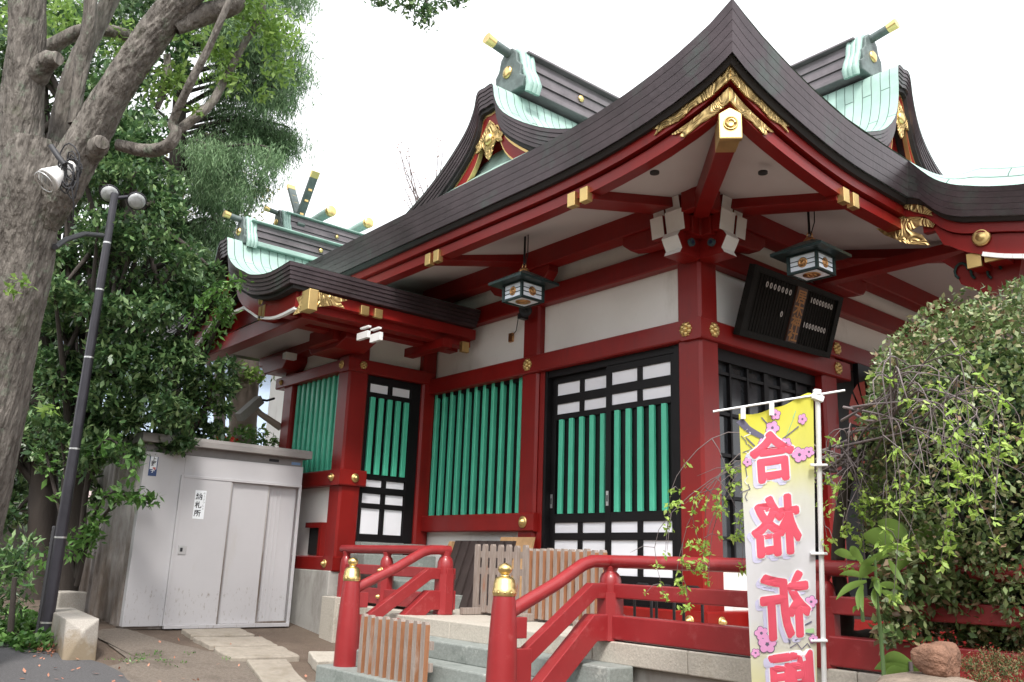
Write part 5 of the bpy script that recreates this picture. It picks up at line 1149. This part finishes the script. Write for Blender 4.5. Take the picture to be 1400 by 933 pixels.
# yellowing thin tree behind
bl=[(at(px,py,d),r,n) for px,py,d,r,n in ((290,230,15,.5,170),(330,250,15,.5,150),(270,270,15,.5,170),(310,280,15,.4,120),(350,262,15,.35,60),(300,330,15,.5,140),(240,215,15,.5,120),(280,200,15,.4,80),(345,300,15,.3,50))]
leafy_tree('thin yellowing tree standing behind the wing roof','tree',gp(300,760,15),[at(300,600,15),at(300,400,15),at(300,280,15)],[.12,.1,.07,.03],[(c,r*1.15,int(n*1.7)) for c,r,n in bl],.08,GL['yellow'],.5,'twig','thin_tree',branches=14,shell=.1)
# bare pinkish twigs behind the main roof
bt2=thing('bare_tree','pale bare tree with pinkish buds behind the main roof slope','tree',gp(590,700,19)); b=MB(); P=[]
random.seed(9)
limb(b,[gp(590,700,19),at(585,400,19),at(580,290,19)],[.14,.08,.05],8)
for k in range(20):
    x=random.uniform(545,615); y=random.uniform(190,275); q=limb(b,[at(580,random.uniform(280,330),19),at((580+x)/2+random.uniform(-8,8),(300+y)/2,19),at(x,y,19)],[.02,.012,.005],5,.0)
    for c in q[5:]: P.append(blob_points(c,(.14,.14,.14),4,.1))
b.build('trunk','twig',bt2); leaves_obj('foliage',np.concatenate(P),.05,GL['pink'],bt2,aspect=.6)
# overhanging twig at the top edge
ov=thing('overhanging_branch_tree','leafy branch tip of an overhead tree hanging in at the top edge of the view','tree',at(560,-300,7.5)); b=MB(); P=[]
for tr in ([(560,-300),(555,-120),(545,-30),(520,2)],[(555,-120),(575,-30),(585,15),(580,28)],[(555,-120),(610,-30),(628,0)],[(560,-100),(565,-20),(560,8)]):
    q=limb(b,[at(x,y,7.5) for x,y in tr],[.04,.02,.008,.003][:len(tr)],6)
    for c in q[5:]: P.append(blob_points(c,(.13,.13,.09),26,.2))
for x_,y_ in ((515,2),(540,4),(560,6),(585,12),(605,4),(622,0),(575,16)): P.append(blob_points(at(x_,y_,7.5),(.10,.10,.05),40,.2))
b.build('trunk','twig',ov); leaves_obj('foliage',np.concatenate(P),.05,GL['camellia'],ov,aspect=.5)
# pollarded trunk seen between shed and wing, garden behind
pl=thing('pollard_tree','stubby pollarded pale trunk seen through the gap left of the wing','tree',gp(330,680,13)); b=MB()
limb(b,[gp(330,720,13),at(330,620,13),at(333,560,13),at(337,505,13),at(336,460,13)],[.24,.22,.20,.19,.12],14,.08)
limb(b,[at(330,560,13),at(322,540,13),at(318,500,13),at(300,470,13)],[.06,.05,.03,.01],8); limb(b,[at(340,540,13),at(352,520,13),at(365,508,13)],[.07,.06,.03],8); limb(b,[at(326,630,13),at(318,600,13),at(308,585,13)],[.08,.06,.03],8)
b.build('trunk',mat('pale_bark',(.24,.19,.165),.9,bump=.6,bscale=20,col2=(.34,.28,.25)),pl); leaves_obj('foliage',np.concatenate([blob_points(at(x,y,12.8),(.25,.25,.15),60,.2) for x,y in ((338,508),(318,520),(355,515),(310,600),(345,590))]),.09,GL['lime'],pl)
hs_=thing('hedge_shrub','low clipped shrub with red flowers seen over the shed roof','shrub',gp(300,640,11.5)); MB().tube([gp(290,700,11.5),at(290,615,11.5)],[.05,.03],8).build('stem','barkdark',hs_)
leaves_obj('foliage',np.concatenate([blob_points(at(x,y,11.5),(.4,.4,.25),260,.5) for x,y in ((240,605),(280,600),(320,605),(350,610),(300,625),(375,620))]),.07,GL['ivy'],hs_)
leaves_obj('flowers',np.concatenate([blob_points(at(x,y,11.2),(.06,.06,.04),14,.5) for x,y in ((222,592),(238,590),(303,599),(318,603),(215,594))]),.05,leafmat('red_petals',[(.6,.03,.02),(.7,.08,.05)],.2),hs_,aspect=.8)
hh=thing('neighbour_house','pale pinkish house with blue upper storey behind the gap beside the wing','house',gp(300,700,24))
p0=gp(300,700,24); MB().box(-30,-26,-2,18,p0.z,3.9).build('wall','house',hh); MB().box(-30,-26.2,-2,18,3.9,8.2).build('upper_wall','bluetile',hh); MB().box(-30.3,-25.6,-2.4,18.4,8.2,8.4).build('roof','shedroof',hh)
for k in range(5): MB().box(-26.0,-25.95,-1+3.4*k,.4+3.4*k,1.8,3.1).build('window','darkglass',hh)
bw=thing('block_wall','low dark concrete block wall behind the trees at the left','wall',(-9.6,-4.2,.5))
z0=gz(-9.6,-4.2)
MB().box(-9.7,-9.55,-9.5,-1.2,z0-.2,z0+1.05).build('wall_body','blockgrey',bw); MB().box(-9.76,-9.49,-9.55,-1.15,z0+1.05,z0+1.13).build('coping','concrete',bw)
for k in range(6): MB().box(-9.545,-9.50,-9.0+1.45*k,-8.86+1.45*k,z0-.1,z0+1.05).build('pier','blockgrey',bw)
# boundary thicket far behind
tkx=[]
for k in range(60):
    x_=random.uniform(-26,-13); y_=random.uniform(-16,-1); tkx.append(blob_points((x_,y_,random.uniform(.8,3.4)),(1.6,1.6,1.1),420,.4))
o=np_mesh('far_thicket',leaf_quads(np.concatenate(tkx),.26,.6),4,GL['camellia']); kind(o,'stuff','dark leafy thicket far behind the trees','thicket')
# unseen trees added on the camera's side to block low light under the eaves
P=[]
for k in range(150):
    a=R(random.uniform(-150,42)); r_=random.uniform(9.5,14); x_,y_=4.7+r_*math.cos(a),-6+r_*math.sin(a)
    if x_>4.6 or y_<-9: P.append(blob_points((x_,y_,random.uniform(.4,5.2)),(1.7,1.7,1.2),260,.4))
o=np_mesh('added_shade_trees',leaf_quads(np.concatenate(P),.36,.6),4,GL['camellia']); kind(o,'stuff','unseen leafy trees added round the camera side to dim the eaves','trees')
# security camera on the wing
sc_=thing('security_camera','grey box security camera on a bracket on the white end wall of the wing','camera',(-6.3,-.9,2.6))
c=at(342,558,11.2); d_=(at(322,575,11.0)-at(356,545,11.4)).normalized()
MB().bar(c-d_*.20,c+d_*.22,.11,.11).build('housing',mat('grey_camera_case',(.30,.29,.27),.5),sc_); MB().bar(c-d_*.15+Vector((0,0,.060)),c+d_*.235+Vector((0,0,.060)),.10,.008).build('sun_shield','shedroof',sc_)
wq=at(383,577,11.4); MB().tube([c-d_*.1-Vector((0,0,.04)),at(356,566,11.3),at(384,585,11.4)],[.03,.04,.05],10).build('bracket',mat('beige_bracket',(.34,.28,.23),.6),sc_)
MB().tube([c-d_*.2,at(365,548,11.3),at(375,545,11.4)],.015,8).build('cable','tube',sc_)

# ============================================================ ground plants at the left
P=[]
for x_,y_,n in ((10,865,70),(30,860,90),(50,855,90),(70,862,80),(25,885,90),(45,890,60),(65,880,60),(10,845,50),(0,880,60)):
    c=gpt(x_,y_); a=blob_points((c.x,c.y,c.z+.05),(.22,.22,.09),n*2,.3); P.append(a)
o=leaves_obj('ivy_patch',np.concatenate(P),.06,GL['ivy'],None,aspect=.8,up=1.5); kind(o,'stuff','low green ivy patch at the foot of the lamp pole','ground cover')
P=[]
for i in range(420):
    u=random.random()
    if u<.55: c=gpt(random.gauss(62,16),random.gauss(893,6))
    else: c=gpt(random.uniform(0,470),868+77*random.random()**.6)
    P.append((c.x,c.y,c.z+.03))
P=np.array(P[:150]); o=leaves_obj('fallen_leaves',P,.042,M['deadleaf'],None,aspect=.5,up=3); kind(o,'stuff','reddish fallen leaves on the earth','leaf litter')
P=[]
for i in range(20):
    c=gpt(random.gauss(215,50),random.gauss(908,6))
    for k in range(9): P.append((c.x+random.gauss(0,.03),c.y+random.gauss(0,.03),c.z+.03))
o=leaves_obj('weed_tufts',np.array(P),.024,GL['ivy'],None,aspect=.4,droop=-1); kind(o,'stuff','tiny weeds growing in the path','weeds')
fs=thing('foreground_shrub','spreading dark leaved shrub at the foot of the big trunk','shrub',gp(20,840,7.6)); MB().tube([gp(20,840,7.6),at(20,790,7.6)],[.03,.02],8).build('stem','barkdark',fs)
leaves_obj('foliage',np.concatenate([blob_points(at(x,y,d),(.20,.20,.15),85,.3) for x,y,d in ((0,770,7.9),(18,760,8.0),(5,800,7.8),(25,790,8.0),(-15,830,7.8),(15,825,7.9),(32,745,8.3))]),.10,GL['camellia'],fs,aspect=.3,up=.8)

# ============================================================ right-hand garden
# clipped round bush
BC=at(1393,652,4.5); gB=gz(BC.x,BC.y)
bs=thing('clipped_bush','large round clipped bush with glossy small leaves in front of the porch','bush',(BC.x,BC.y,gB))
random.seed(3)
d=rng.normal(size=(44000,3)); d/=np.linalg.norm(d,axis=1)[:,None]
az=np.arctan2(d[:,1],d[:,0]); bmp=1+.05*np.sin(3*az+4*d[:,2])+.04*np.sin(7*az-6*d[:,2])+.03*np.sin(13*az+9*d[:,2])
rad=np.array([.78,.78,.97]); t=bmp*(1-.20*rng.random(len(d))**2.2)
P=np.array([BC.x,BC.y,BC.z])[None]+d*rad*t[:,None]
dens=.5+.5*np.sin(9*d[:,0]+3)*np.sin(8*d[:,1]+1)*np.sin(7*d[:,2]); keep=(rng.random(len(d))<np.where(d[:,2]>-.1,1,.8+.2*dens))
leaves_obj('foliage',P[keep],.035,GL['bush'],bs,aspect=.52,up=.5)
b=MB(); limb(b,[(BC.x,BC.y,gB),(BC.x,BC.y,gB+.5),(BC.x,BC.y,BC.z)],[.06,.05,.03],8)
for k in range(60):
    v=Vector(d[k]); v.z=abs(v.z)*.8-.2; limb(b,[(BC.x,BC.y,gB+.4+.008*k),BC+Vector((v.x*.4,v.y*.4,v.z*.4)),BC+Vector((v.x*.7,v.y*.7,v.z*.8))],[.02,.012,.005],5)
b.build('trunk','barkdark',bs)
Q=[]
for k in range(150):
    c=at(random.uniform(1205,1410),random.uniform(745,880),random.uniform(4.1,4.6)); Q.append(blob_points(c,(.07,.07,.06),26,.2))
leaves_obj('lower_foliage',np.concatenate(Q),.048,GL['bush'],bs,aspect=.55,up=.5)
# inner core of darker, larger leaves
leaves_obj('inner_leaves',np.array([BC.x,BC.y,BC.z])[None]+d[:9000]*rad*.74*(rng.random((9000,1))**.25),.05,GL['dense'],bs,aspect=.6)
# weeping cherry
wc=thing('weeping_tree','small weeping tree with arching bare twigs and fresh lime leaves, behind the banner','tree',gp(1150,1010,4.78)); b=MB(); P=[]; W=4.78
trunk=[gp(1150,1010,W),at(1148,920,W),at(1158,850,W),at(1146,780,W),at(1150,700,W-.05),at(1165,640,W-.1),at(1190,600,W-.1)]
limb(b,trunk,[.05,.045,.042,.04,.036,.03,.025],10)
limb(b,[at(1150,872,W),at(1175,872,W),at(1196,874,W),at(1200,900,W),at(1212,935,W)],[.04,.04,.046,.044,.04],10)
b.build('trunk','barkdark',wc); b=MB()
random.seed(12)
arcs=[]
for k in range(13):   # to the right over the bush
    x0,y0=random.uniform(1165,1240),random.uniform(540,650); xe=random.uniform(1230,1430); top=random.uniform(470,600); ye=top+random.uniform(60,220); xm=(x0+xe)/2+random.uniform(-30,60); dd=random.uniform(3.4,4.0)
    arcs.append([(x0,y0,W-.1),(lerp(x0,xm,.5),lerp(y0,top,.6),lerp(W,dd,.5)),(xm+15,top,dd),(xe-5,lerp(top,ye,.4),dd-.05),(xe+random.uniform(-5,12),ye,dd-.08)])
for k in range(8):   # long hanging ones
    x=random.choice((1240,1265,1285,1300,1320,1340,1370,1390,1215,1225)); top=random.uniform(480,560); ye=random.uniform(640,860)-.35*abs(x-1300)
    arcs.append([(random.uniform(1170,1230),random.uniform(560,620),W-.1),(1215+random.uniform(-15,30),top+random.uniform(-10,30),3.9),(x-12,top+15,3.6),(x,lerp(top,ye,.5),3.55),(x+random.uniform(-6,10),ye,3.55)])
for k in range(21):   # to the left across the corner pillar, behind the banner
    x0,y0=random.uniform(1150,1180),random.uniform(610,660); xe=random.uniform(905,1060); top=random.uniform(595,655); ye=top+random.uniform(30,190)
    arcs.append([(x0,y0,W-.1),(1110,top+5,4.82),(lerp(1110,xe,.55),top-8,4.88),(xe+8,lerp(top,ye,.4),4.9),(xe,ye,4.9)])
for k in range(12):
    x=random.uniform(1125,1200); arcs.append([(1165,640,W-.1),((1165+x)/2,random.uniform(570,640),W-.2),(x,random.uniform(600,660),W-.25),(x+5,random.uniform(680,800),W-.25)])
for a in arcs:
    aj=[at(*p) for p in a]; aj=[aj[0]+Vector((random.gauss(0,.05),random.gauss(0,.05),random.gauss(0,.06)))]+[p_+Vector((random.gauss(0,.04),random.gauss(0,.04),random.gauss(0,.035))) for p_ in aj[1:-1]]+[aj[-1]]
    q=limb(b,aj,[.009,.0045,.0028,.002,.0012] if len(a)==5 else [.007,.0035,.002,.0012],5,0)
    for j in range(5,len(q),2):
        if random.random()<.55:   # side twigs
            e_=q[j]+Vector((random.gauss(0,.08),random.gauss(0,.08),random.uniform(-.22,.03))); m_=q[j].lerp(e_,.5)+Vector((0,0,.02)); b.tube([q[j],m_,e_],[.0028,.002,.001],4); 
            if random.random()<.5: P.append(blob_points(e_,(.018,.018,.018),random.randint(4,8),.2))
        if random.random()<.26 and j>7: P.append(blob_points(q[j],(.025,.025,.02),random.randint(5,11),.2))
    if random.random()<.9: P.append(blob_points(q[-1],(.035,.035,.04),16,.2)); P.append(blob_points(q[-3],(.03,.03,.03),10,.2))
for (x_,y_,d_) in ((930,795,4.85),(945,745,4.85),(960,770,4.85),(925,690,4.85),(940,770,4.85),(985,700,4.8),(1000,640,4.8),(935,830,4.85),(955,680,4.85),(1325,330+0,9)):
    if d_<8: P.append(blob_points(at(x_,y_,d_),(.05,.05,.05),24,.2))
b.build('twigs','twig',wc)
leaves_obj('foliage',np.concatenate(P),.031,GL['spring'],wc,aspect=.5,droop=.5)
# broad leaved plant
bl_=thing('broadleaf_plant','young plant with long broad yellow green leaves beside the white banner pole','plant',gp(1205,960,3.75)); b=MB()
st0=at(1207,905,3.75); st1=at(1196,760,3.75); limb(b,[gp(1210,960,3.75),st0,at(1200,830,3.75),st1],[.011,.009,.008,.006],8); limb(b,[at(1180,850,3.78),at(1176,790,3.78),at(1190,760,3.75)],[.008,.007,.006],6)
b.build('stem',mat('green_stem',(.10,.17,.06),.6),bl_)
def bigleaf(p0,p1,wd,bend,m):
    p0=Vector(p0);p1=Vector(p1); d_=p1-p0; s_=d_.cross(_F).normalized(); n_=s_.cross(d_).normalized(); rows=[]
    for i in range(9):
        t=i/8; w_=wd*math.sin(math.pi*min(1,t*.92+.06))**.8*(1-.25*t)
        c=p0+d_*t+n_*bend*math.sin(math.pi*t)*d_.length+Vector((0,0,-.15*d_.length*t*t)); rows.append([c-s_*w_+n_*w_*.25,c,c+s_*w_+n_*w_*.25])
    q=MB().grid(rows); return q
for (x0,y0,x1,y1,w_,c_) in ((1188,790,1140,776,.022,1),(1185,795,1135,815,.026,2),(1176,790,1205,768,.03,0),(1176,788,1202,750,.03,1),(1180,800,1172,835,.024,2),(1192,795,1205,790,.02,1),(1205,800,1203,815,.026,2),(1200,790,1202,812,.024,1),(1202,800,1238,802,.026,0),(1205,808,1240,825,.026,1),(1195,805,1199,833,.02,1),(1178,800,1180,838,.022,2),(1174,830,1165,838,.018,2),(1190,770,1220,752,.028,0),(1200,760,1240,738,.03,0),(1170,765,1135,745,.03,0),(1215,765,1240,800,.022,1),(1180,770,1160,735,.03,1)):
    bigleaf(at(x0,y0,3.75),at(lerp(x0,x1,.85),lerp(y0,y1,.85),3.70),w_*.72,.12,0).build('leaf',[ [GL['broad'],M['leafyg'] if 'leafyg' in M else GL['broad'],GL['broad']][c_] ],bl_)
for (x0,y0,x1,y1,w_,dd) in ((1240,740,1330,735,.05,4.2),(1235,745,1290,760,.05,4.2),(1260,745,1225,775,.045,4.2),(1220,740,1180,725,.05,4.2),(1240,735,1200,705,.05,4.2),(1245,735,1300,715,.04,4.25)):
    bigleaf(at(x0,y0,dd),at(x1,y1,dd),w_,.1,0).build('leaf',[GL['broad']],bl_)
hb=thing('hosta_plant','low clump of broad green leaves behind the round red rock','plant',gp(1245,935,3.9)); MB().tube([gp(1245,935,3.9),at(1245,905,3.9)],.01,6).build('stem','twig',hb)
for (x0,y0,x1,y1,w_) in ((1248,910,1205,893,.035),(1250,912,1268,888,.035),(1245,915,1195,905,.035),(1245,918,1205,922,.03),(1262,915,1258,885,.03),(1240,920,1300,900,.03)): bigleaf(at(x0,y0,3.9),at(x1,y1,3.85),w_,.15,0).build('leaf',[GL['broad']],hb)
# rocks
def rock(name, c, r, m, label, sq=.0, seed=1):
    random.seed(seed); ph=[random.uniform(0,6.28) for _ in range(6)]; rows=[]
    for i in range(17):
        th=math.pi*i/16; row=[]
        for k in range(25):
            t=2*math.pi*k/24; x_,y_,z_=math.sin(th)*math.cos(t),math.sin(th)*math.sin(t),math.cos(th)
            f=1+.10*math.sin(2*x_*2+ph[0])+.07*math.sin(3*y_*2+ph[1])+.05*math.sin(5*z_+ph[2])+.03*math.sin(9*x_+7*y_+ph[3]); 
            e=lambda v:math.copysign(abs(v)**(1-sq),v); row.append((c[0]+e(x_)*r[0]*f,c[1]+e(y_)*r[1]*f,c[2]+e(z_)*r[2]*f))
        rows.append(row)
    return tag(MB().grid(rows).build(name,m,None),label,'rock')
c=at(1281,902,3.55); rock('garden_rock',c,(.082,.082,.072),'rock','smooth round reddish rock sitting on the flat stone',.25,2)
c=at(1270,948,3.5); rock('garden_rock',(c.x,c.y,c.z-.02),(.27,.20,.075),'rockflat','broad flat tan stone under the round red rock',.35,4)
# planting mound carrying stones and ground cover
mc=at(1290,1010,3.6); m_=MB(); rows=[]
for i in range(13):
    r_=i/12*1.5; rows.append([(mc.x+r_*math.cos(t),mc.y+r_*math.sin(t),lerp(mc.z+.16,gz(mc.x,mc.y)-.05,smooth(.0,1.,i/12))+.015*math.sin(5*t+3*r_)) for t in [k*math.pi/16 for k in range(33)]])
m_.grid(rows); kind(m_.build('garden_bed','earth',None),'structure')
P=[]
for i in range(46):
    x_,y_=random.uniform(1320,1420),random.uniform(893,960); c=at(x_,y_,3.55+ (930-y_)*.006); P.append(blob_points(c,(.06,.06,.035),150,.3))
o=leaves_obj('heath_cover',np.concatenate(P),.014,GL['heath'],None,aspect=.35,up=1); kind(o,'stuff','low reddish green heath cover beside the flat stone','ground cover')

# ============================================================ banner
BD=4.55; pt=at(1118,541,BD); pbm=at(1127,933,BD); dn=(pbm-pt); dn/=dn.length; gb=pt+dn*((pt.z-gz(pt.x,pt.y))/-dn.z)
bn=thing('nobori_banner','tall yellow and white nobori banner with red characters and plum blossoms, on a white pole','banner',gb)
MB().tube([gb,pt+Vector((0,0,.02))],.0135,14).build('pole','plastic',bn)
MB().tube([at(975,563,BD),at(1155,534,BD)],.006,8).build('crossbar','plastic',bn)
hb_=MB(); hb_.bar(at(1110,541,BD),at(1125,547,BD),.035,.035); hb_.bar(at(1112,536,BD),at(1122,537,BD),.03,.03); hb_.build('clamp','plastic',bn,bevel=.006)
MB().lathe([(.25,0),(.25,.05),(.05,.12),(.02,.14)],(gb.x,gb.y,gb.z),seg=28).build('weighted_base','plastic',bn)
# cloth: u 0..1 left->right, v 0..1 top->bottom (1 = below the frame)
def edgeL(v): return (lerp(1010,1031,v), lerp(566,1000,v))
def edgeR(v): return (lerp(1112,1118,v), lerp(548,1000,v))
def cloth(u, v, e=0):
    l=edgeL(v); r=edgeR(v); x=lerp(l[0],r[0],u); y=lerp(l[1],r[1],u)
    if v<.12: s_=(1-v/.12)**1.5; y-=12*s_*smooth(.55,.95,u)*(1-smooth(.95,1,u)*.4); y+=7*s_*math.sin(math.pi*min(1,u/.45))*(.6)
    fold=.012*math.sin(6.5*u+2.2*v*3)+.016*math.sin(2.5*math.pi*v+1)*math.sin(math.pi*u)+.010*math.exp(-((u-.8)/.06)**2)*math.cos(3*v)
    return at(x,y,BD+fold-e)
rows=[[cloth(i/28,j/90) for i in range(29)] for j in range(91)]
cb_=MB(); cb_.grid(rows)
cm_=bpy.data.materials.new('printed_banner_cloth'); cm_.use_nodes=True; n=cm_.node_tree; bs_=n.nodes['Principled BSDF']; bs_.inputs['Roughness'].default_value=.8
uvn=n.nodes.new('ShaderNodeUVMap'); sx=n.nodes.new('ShaderNodeSeparateXYZ'); n.links.new(uvn.outputs[0],sx.inputs[0])
cr=n.nodes.new('ShaderNodeValToRGB'); e=cr.color_ramp.elements; e[0].position=0; e[0].color=(.93,.88,.10,1); e[1].position=1; e[1].color=(.88,.84,.35,1)
for ps,cl_ in ((.16,(.92,.89,.22,1)),(.28,(.88,.88,.78,1)),(.42,(.84,.84,.88,1)),(.66,(.84,.84,.86,1)),(.82,(.86,.85,.55,1))):
    q=e.new(ps); q.color=cl_
nz=n.nodes.new('ShaderNodeTexNoise'); nz.inputs['Scale'].default_value=2; n.links.new(uvn.outputs[0],nz.inputs['Vector']); ma=n.nodes.new('ShaderNodeMath'); ma.operation='MULTIPLY_ADD'; ma.inputs[1].default_value=.14; n.links.new(nz.outputs['Fac'],ma.inputs[0])
sb2=n.nodes.new('ShaderNodeMath'); sb2.operation='ADD'; sb2.inputs[1].default_value=-.07; n.links.new(sx.outputs[1],sb2.inputs[0]); n.links.new(sb2.outputs[0],ma.inputs[2]); n.links.new(ma.outputs[0],cr.inputs[0]); n.links.new(cr.outputs[0],bs_.inputs['Base Color'])
tr=n.nodes.new('ShaderNodeBsdfTranslucent'); n.links.new(cr.outputs[0],tr.inputs[0]); mxs=n.nodes.new('ShaderNodeMixShader'); mxs.inputs[0].default_value=.3; n.links.new(bs_.outputs[0],mxs.inputs[1]); n.links.new(tr.outputs[0],mxs.inputs[2]); n.links.new(mxs.outputs[0],n.nodes['Material Output'].inputs[0])
clo=cb_.build('banner_cloth',[cm_],bn); me=clo.data; ul=me.uv_layers.new(name='UVMap')
for lp_ in me.loops: vi=lp_.vertex_index; ul.data[lp_.index].uv=((vi%29)/28,(vi//29)/90)
def cl_px(px,py):
    """cloth coordinates under a printed mark"""
    v=max(0,min(1,(py-560)/440)); 
    for _ in range(6):
        l=edgeL(v); r=edgeR(v); u=(px-l[0])/(r[0]-l[0]); v+= (py-lerp(l[1],r[1],u))/445
    return u,v
HW=108.; 
def cl_place(px,py,rot=0):
    def f(u,v,e=.004):
        c_,s_=math.cos(rot),math.sin(rot); uu,vv=u*c_-v*s_,u*s_+v*c_
        a,b_=cl_px(px+uu,py-vv); return cloth(a,b_,e)
    return f
chars=[('合',1056,624,60,70),('格',1061,719,66,84),('祈',1074,828,68,94),('願',1084,932,64,84)]
for ch,px,py,w_,h_ in chars:
    # red brush-like characters with a white rim and a lilac shadow, seen from the back (mirrored)
    c=bpy.data.curves.new('t','FONT'); c.body=ch; c.size=1; c.offset=.006; c.resolution_u=3; o=bpy.data.objects.new('t',c); COL.objects.link(o); bpy.context.view_layer.update()
    m0=bpy.data.meshes.new_from_object(o.evaluated_get(bpy.context.evaluated_depsgraph_get())); xs_=[v.co.x for v in m0.vertices]; ys_=[v.co.y for v in m0.vertices]; cx0,cy0=(min(xs_)+max(xs_))/2,(min(ys_)+max(ys_))/2
    cs=[(v.co.x-cx0,v.co.y-cy0) for v in m0.vertices]; fs=[tuple(p.vertices) for p in m0.polygons]; bpy.data.objects.remove(o)
    for nm_,mt,rad,dx,dy,ee in (('lilac_shadow','lilacp',4.0,-5,5,.0015),('white_rim','whitep',4.4,0,0,.0035),('red_character','redp',2.6,0,0,.0055)):
        b=MB(); ns=12 if rad>3 else 8
        for k in range(ns+1):
            ox,oy=(rad*math.cos(2*math.pi*k/ns),rad*math.sin(2*math.pi*k/ns)) if k<ns else (0,0); pl_=cl_place(px+dx+ox,py+dy+oy)
            b.add([pl_(-x_*w_-y_*5,y_*h_+x_*-9,ee+.00012*k) for x_,y_ in cs],fs)
        b.build(nm_,mt,clo)
def disc(px,py,rx,ry,e,nseg=14): 
    f=cl_place(px,py); return [f(rx*math.cos(2*math.pi*k/nseg),ry*math.sin(2*math.pi*k/nseg),e) for k in range(nseg)]
def blossom(px,py,r,nm='plum_blossom'):
    b=MB()
    for k in range(5):
        t=R(90+72*k+px*7); q=(px+r*.62*math.cos(t),py-r*.62*math.sin(t))
        b.add(disc(*q,r*.52,r*.52,.0032),[tuple(range(14))],1); b.add(disc(*q,r*.43,r*.43,.0044),[tuple(range(14))],0)
    b.add(disc(px,py,r*.16,r*.16,.005),[tuple(range(14))],1)
    b.build(nm,['pinkp','greyp'],clo)
for a in ((1056,585,9),(1060,567,7),(1097,577,6),(1093,622,10),(1106,618,7),(1075,606,7),(1043,605,6),(1022,632,6),(1041,866,9),(1049,881,12),(1033,893,6),(1109,823,8),(1105,832,6),(1112,874,6)): blossom(*a)
def stroke(pts,wd,m,e=.003,nm='printed_branch'):
    b=MB()
    for i in range(len(pts)-1):
        (x0,y0),(x1,y1)=pts[i],pts[i+1]; L_=math.hypot(x1-x0,y1-y0); nx,ny=-(y1-y0)/L_,(x1-x0)/L_; n_=max(1,int(L_/6)); ww0=wd[i] if hasattr(wd,'__len__') else wd; ww1=wd[i+1] if hasattr(wd,'__len__') else wd
        for k in range(n_):
            q=[]
            for t,sg_ in ((k/n_,1),(k/n_,-1),((k+1)/n_,-1),((k+1)/n_,1)):
                w_=lerp(ww0,ww1,t)/2; a,c_=cl_px(lerp(x0,x1,t)+nx*w_*sg_,lerp(y0,y1,t)+ny*w_*sg_); q.append(cloth(a,c_,e))
            b.add(q,[(0,1,2,3)])
    b.build(nm,m,clo)
stroke([(1011,574),(1022,585),(1044,598)],[12,10,7],'greyp'); stroke([(1041,568),(1052,583)],1.6,'greyp'); stroke([(1092,585),(1070,600)],1.6,'greyp'); stroke([(1020,598),(1032,610)],2,'greyp')
stroke([(1070,858),(1078,868),(1080,880)],2.5,'greyp'); stroke([(1087,876),(1102,866),(1112,868)],2,'greyp'); stroke([(1094,858),(1110,850)],2,'greyp'); stroke([(1093,866),(1113,862)],[8,6],'greenp',.0026)
stroke([(1080,886),(1090,880),(1096,888),(1104,880),(1108,886)],1.2,'greyp'); stroke([(1084,574),(1088,566),(1086,572),(1076,594)],.9,'greenp')
for k in range(9): stroke([(1015+random.uniform(-3,8),585+k*11),(1020+random.uniform(-3,10),592+k*11),(1014+random.uniform(-2,8),597+k*11)],1.2,'greyp' if k%3 else 'whitep')
for x_,y_ in ((1016,561),(1055,556)):
    q=MB(); q.bar(at(x_,y_-5,BD-.006),at(x_,y_+12,BD-.006),.026,.004,up=tuple(_F)); q.build('loop_tab','plastic',bn)
for y_ in (636,757,876): MB().bar(at(1108,y_,BD-.012),at(1131,y_,BD-.012),.022,.012,up=tuple(_U)).build('loop_tab','plastic',bn,bevel=.003)
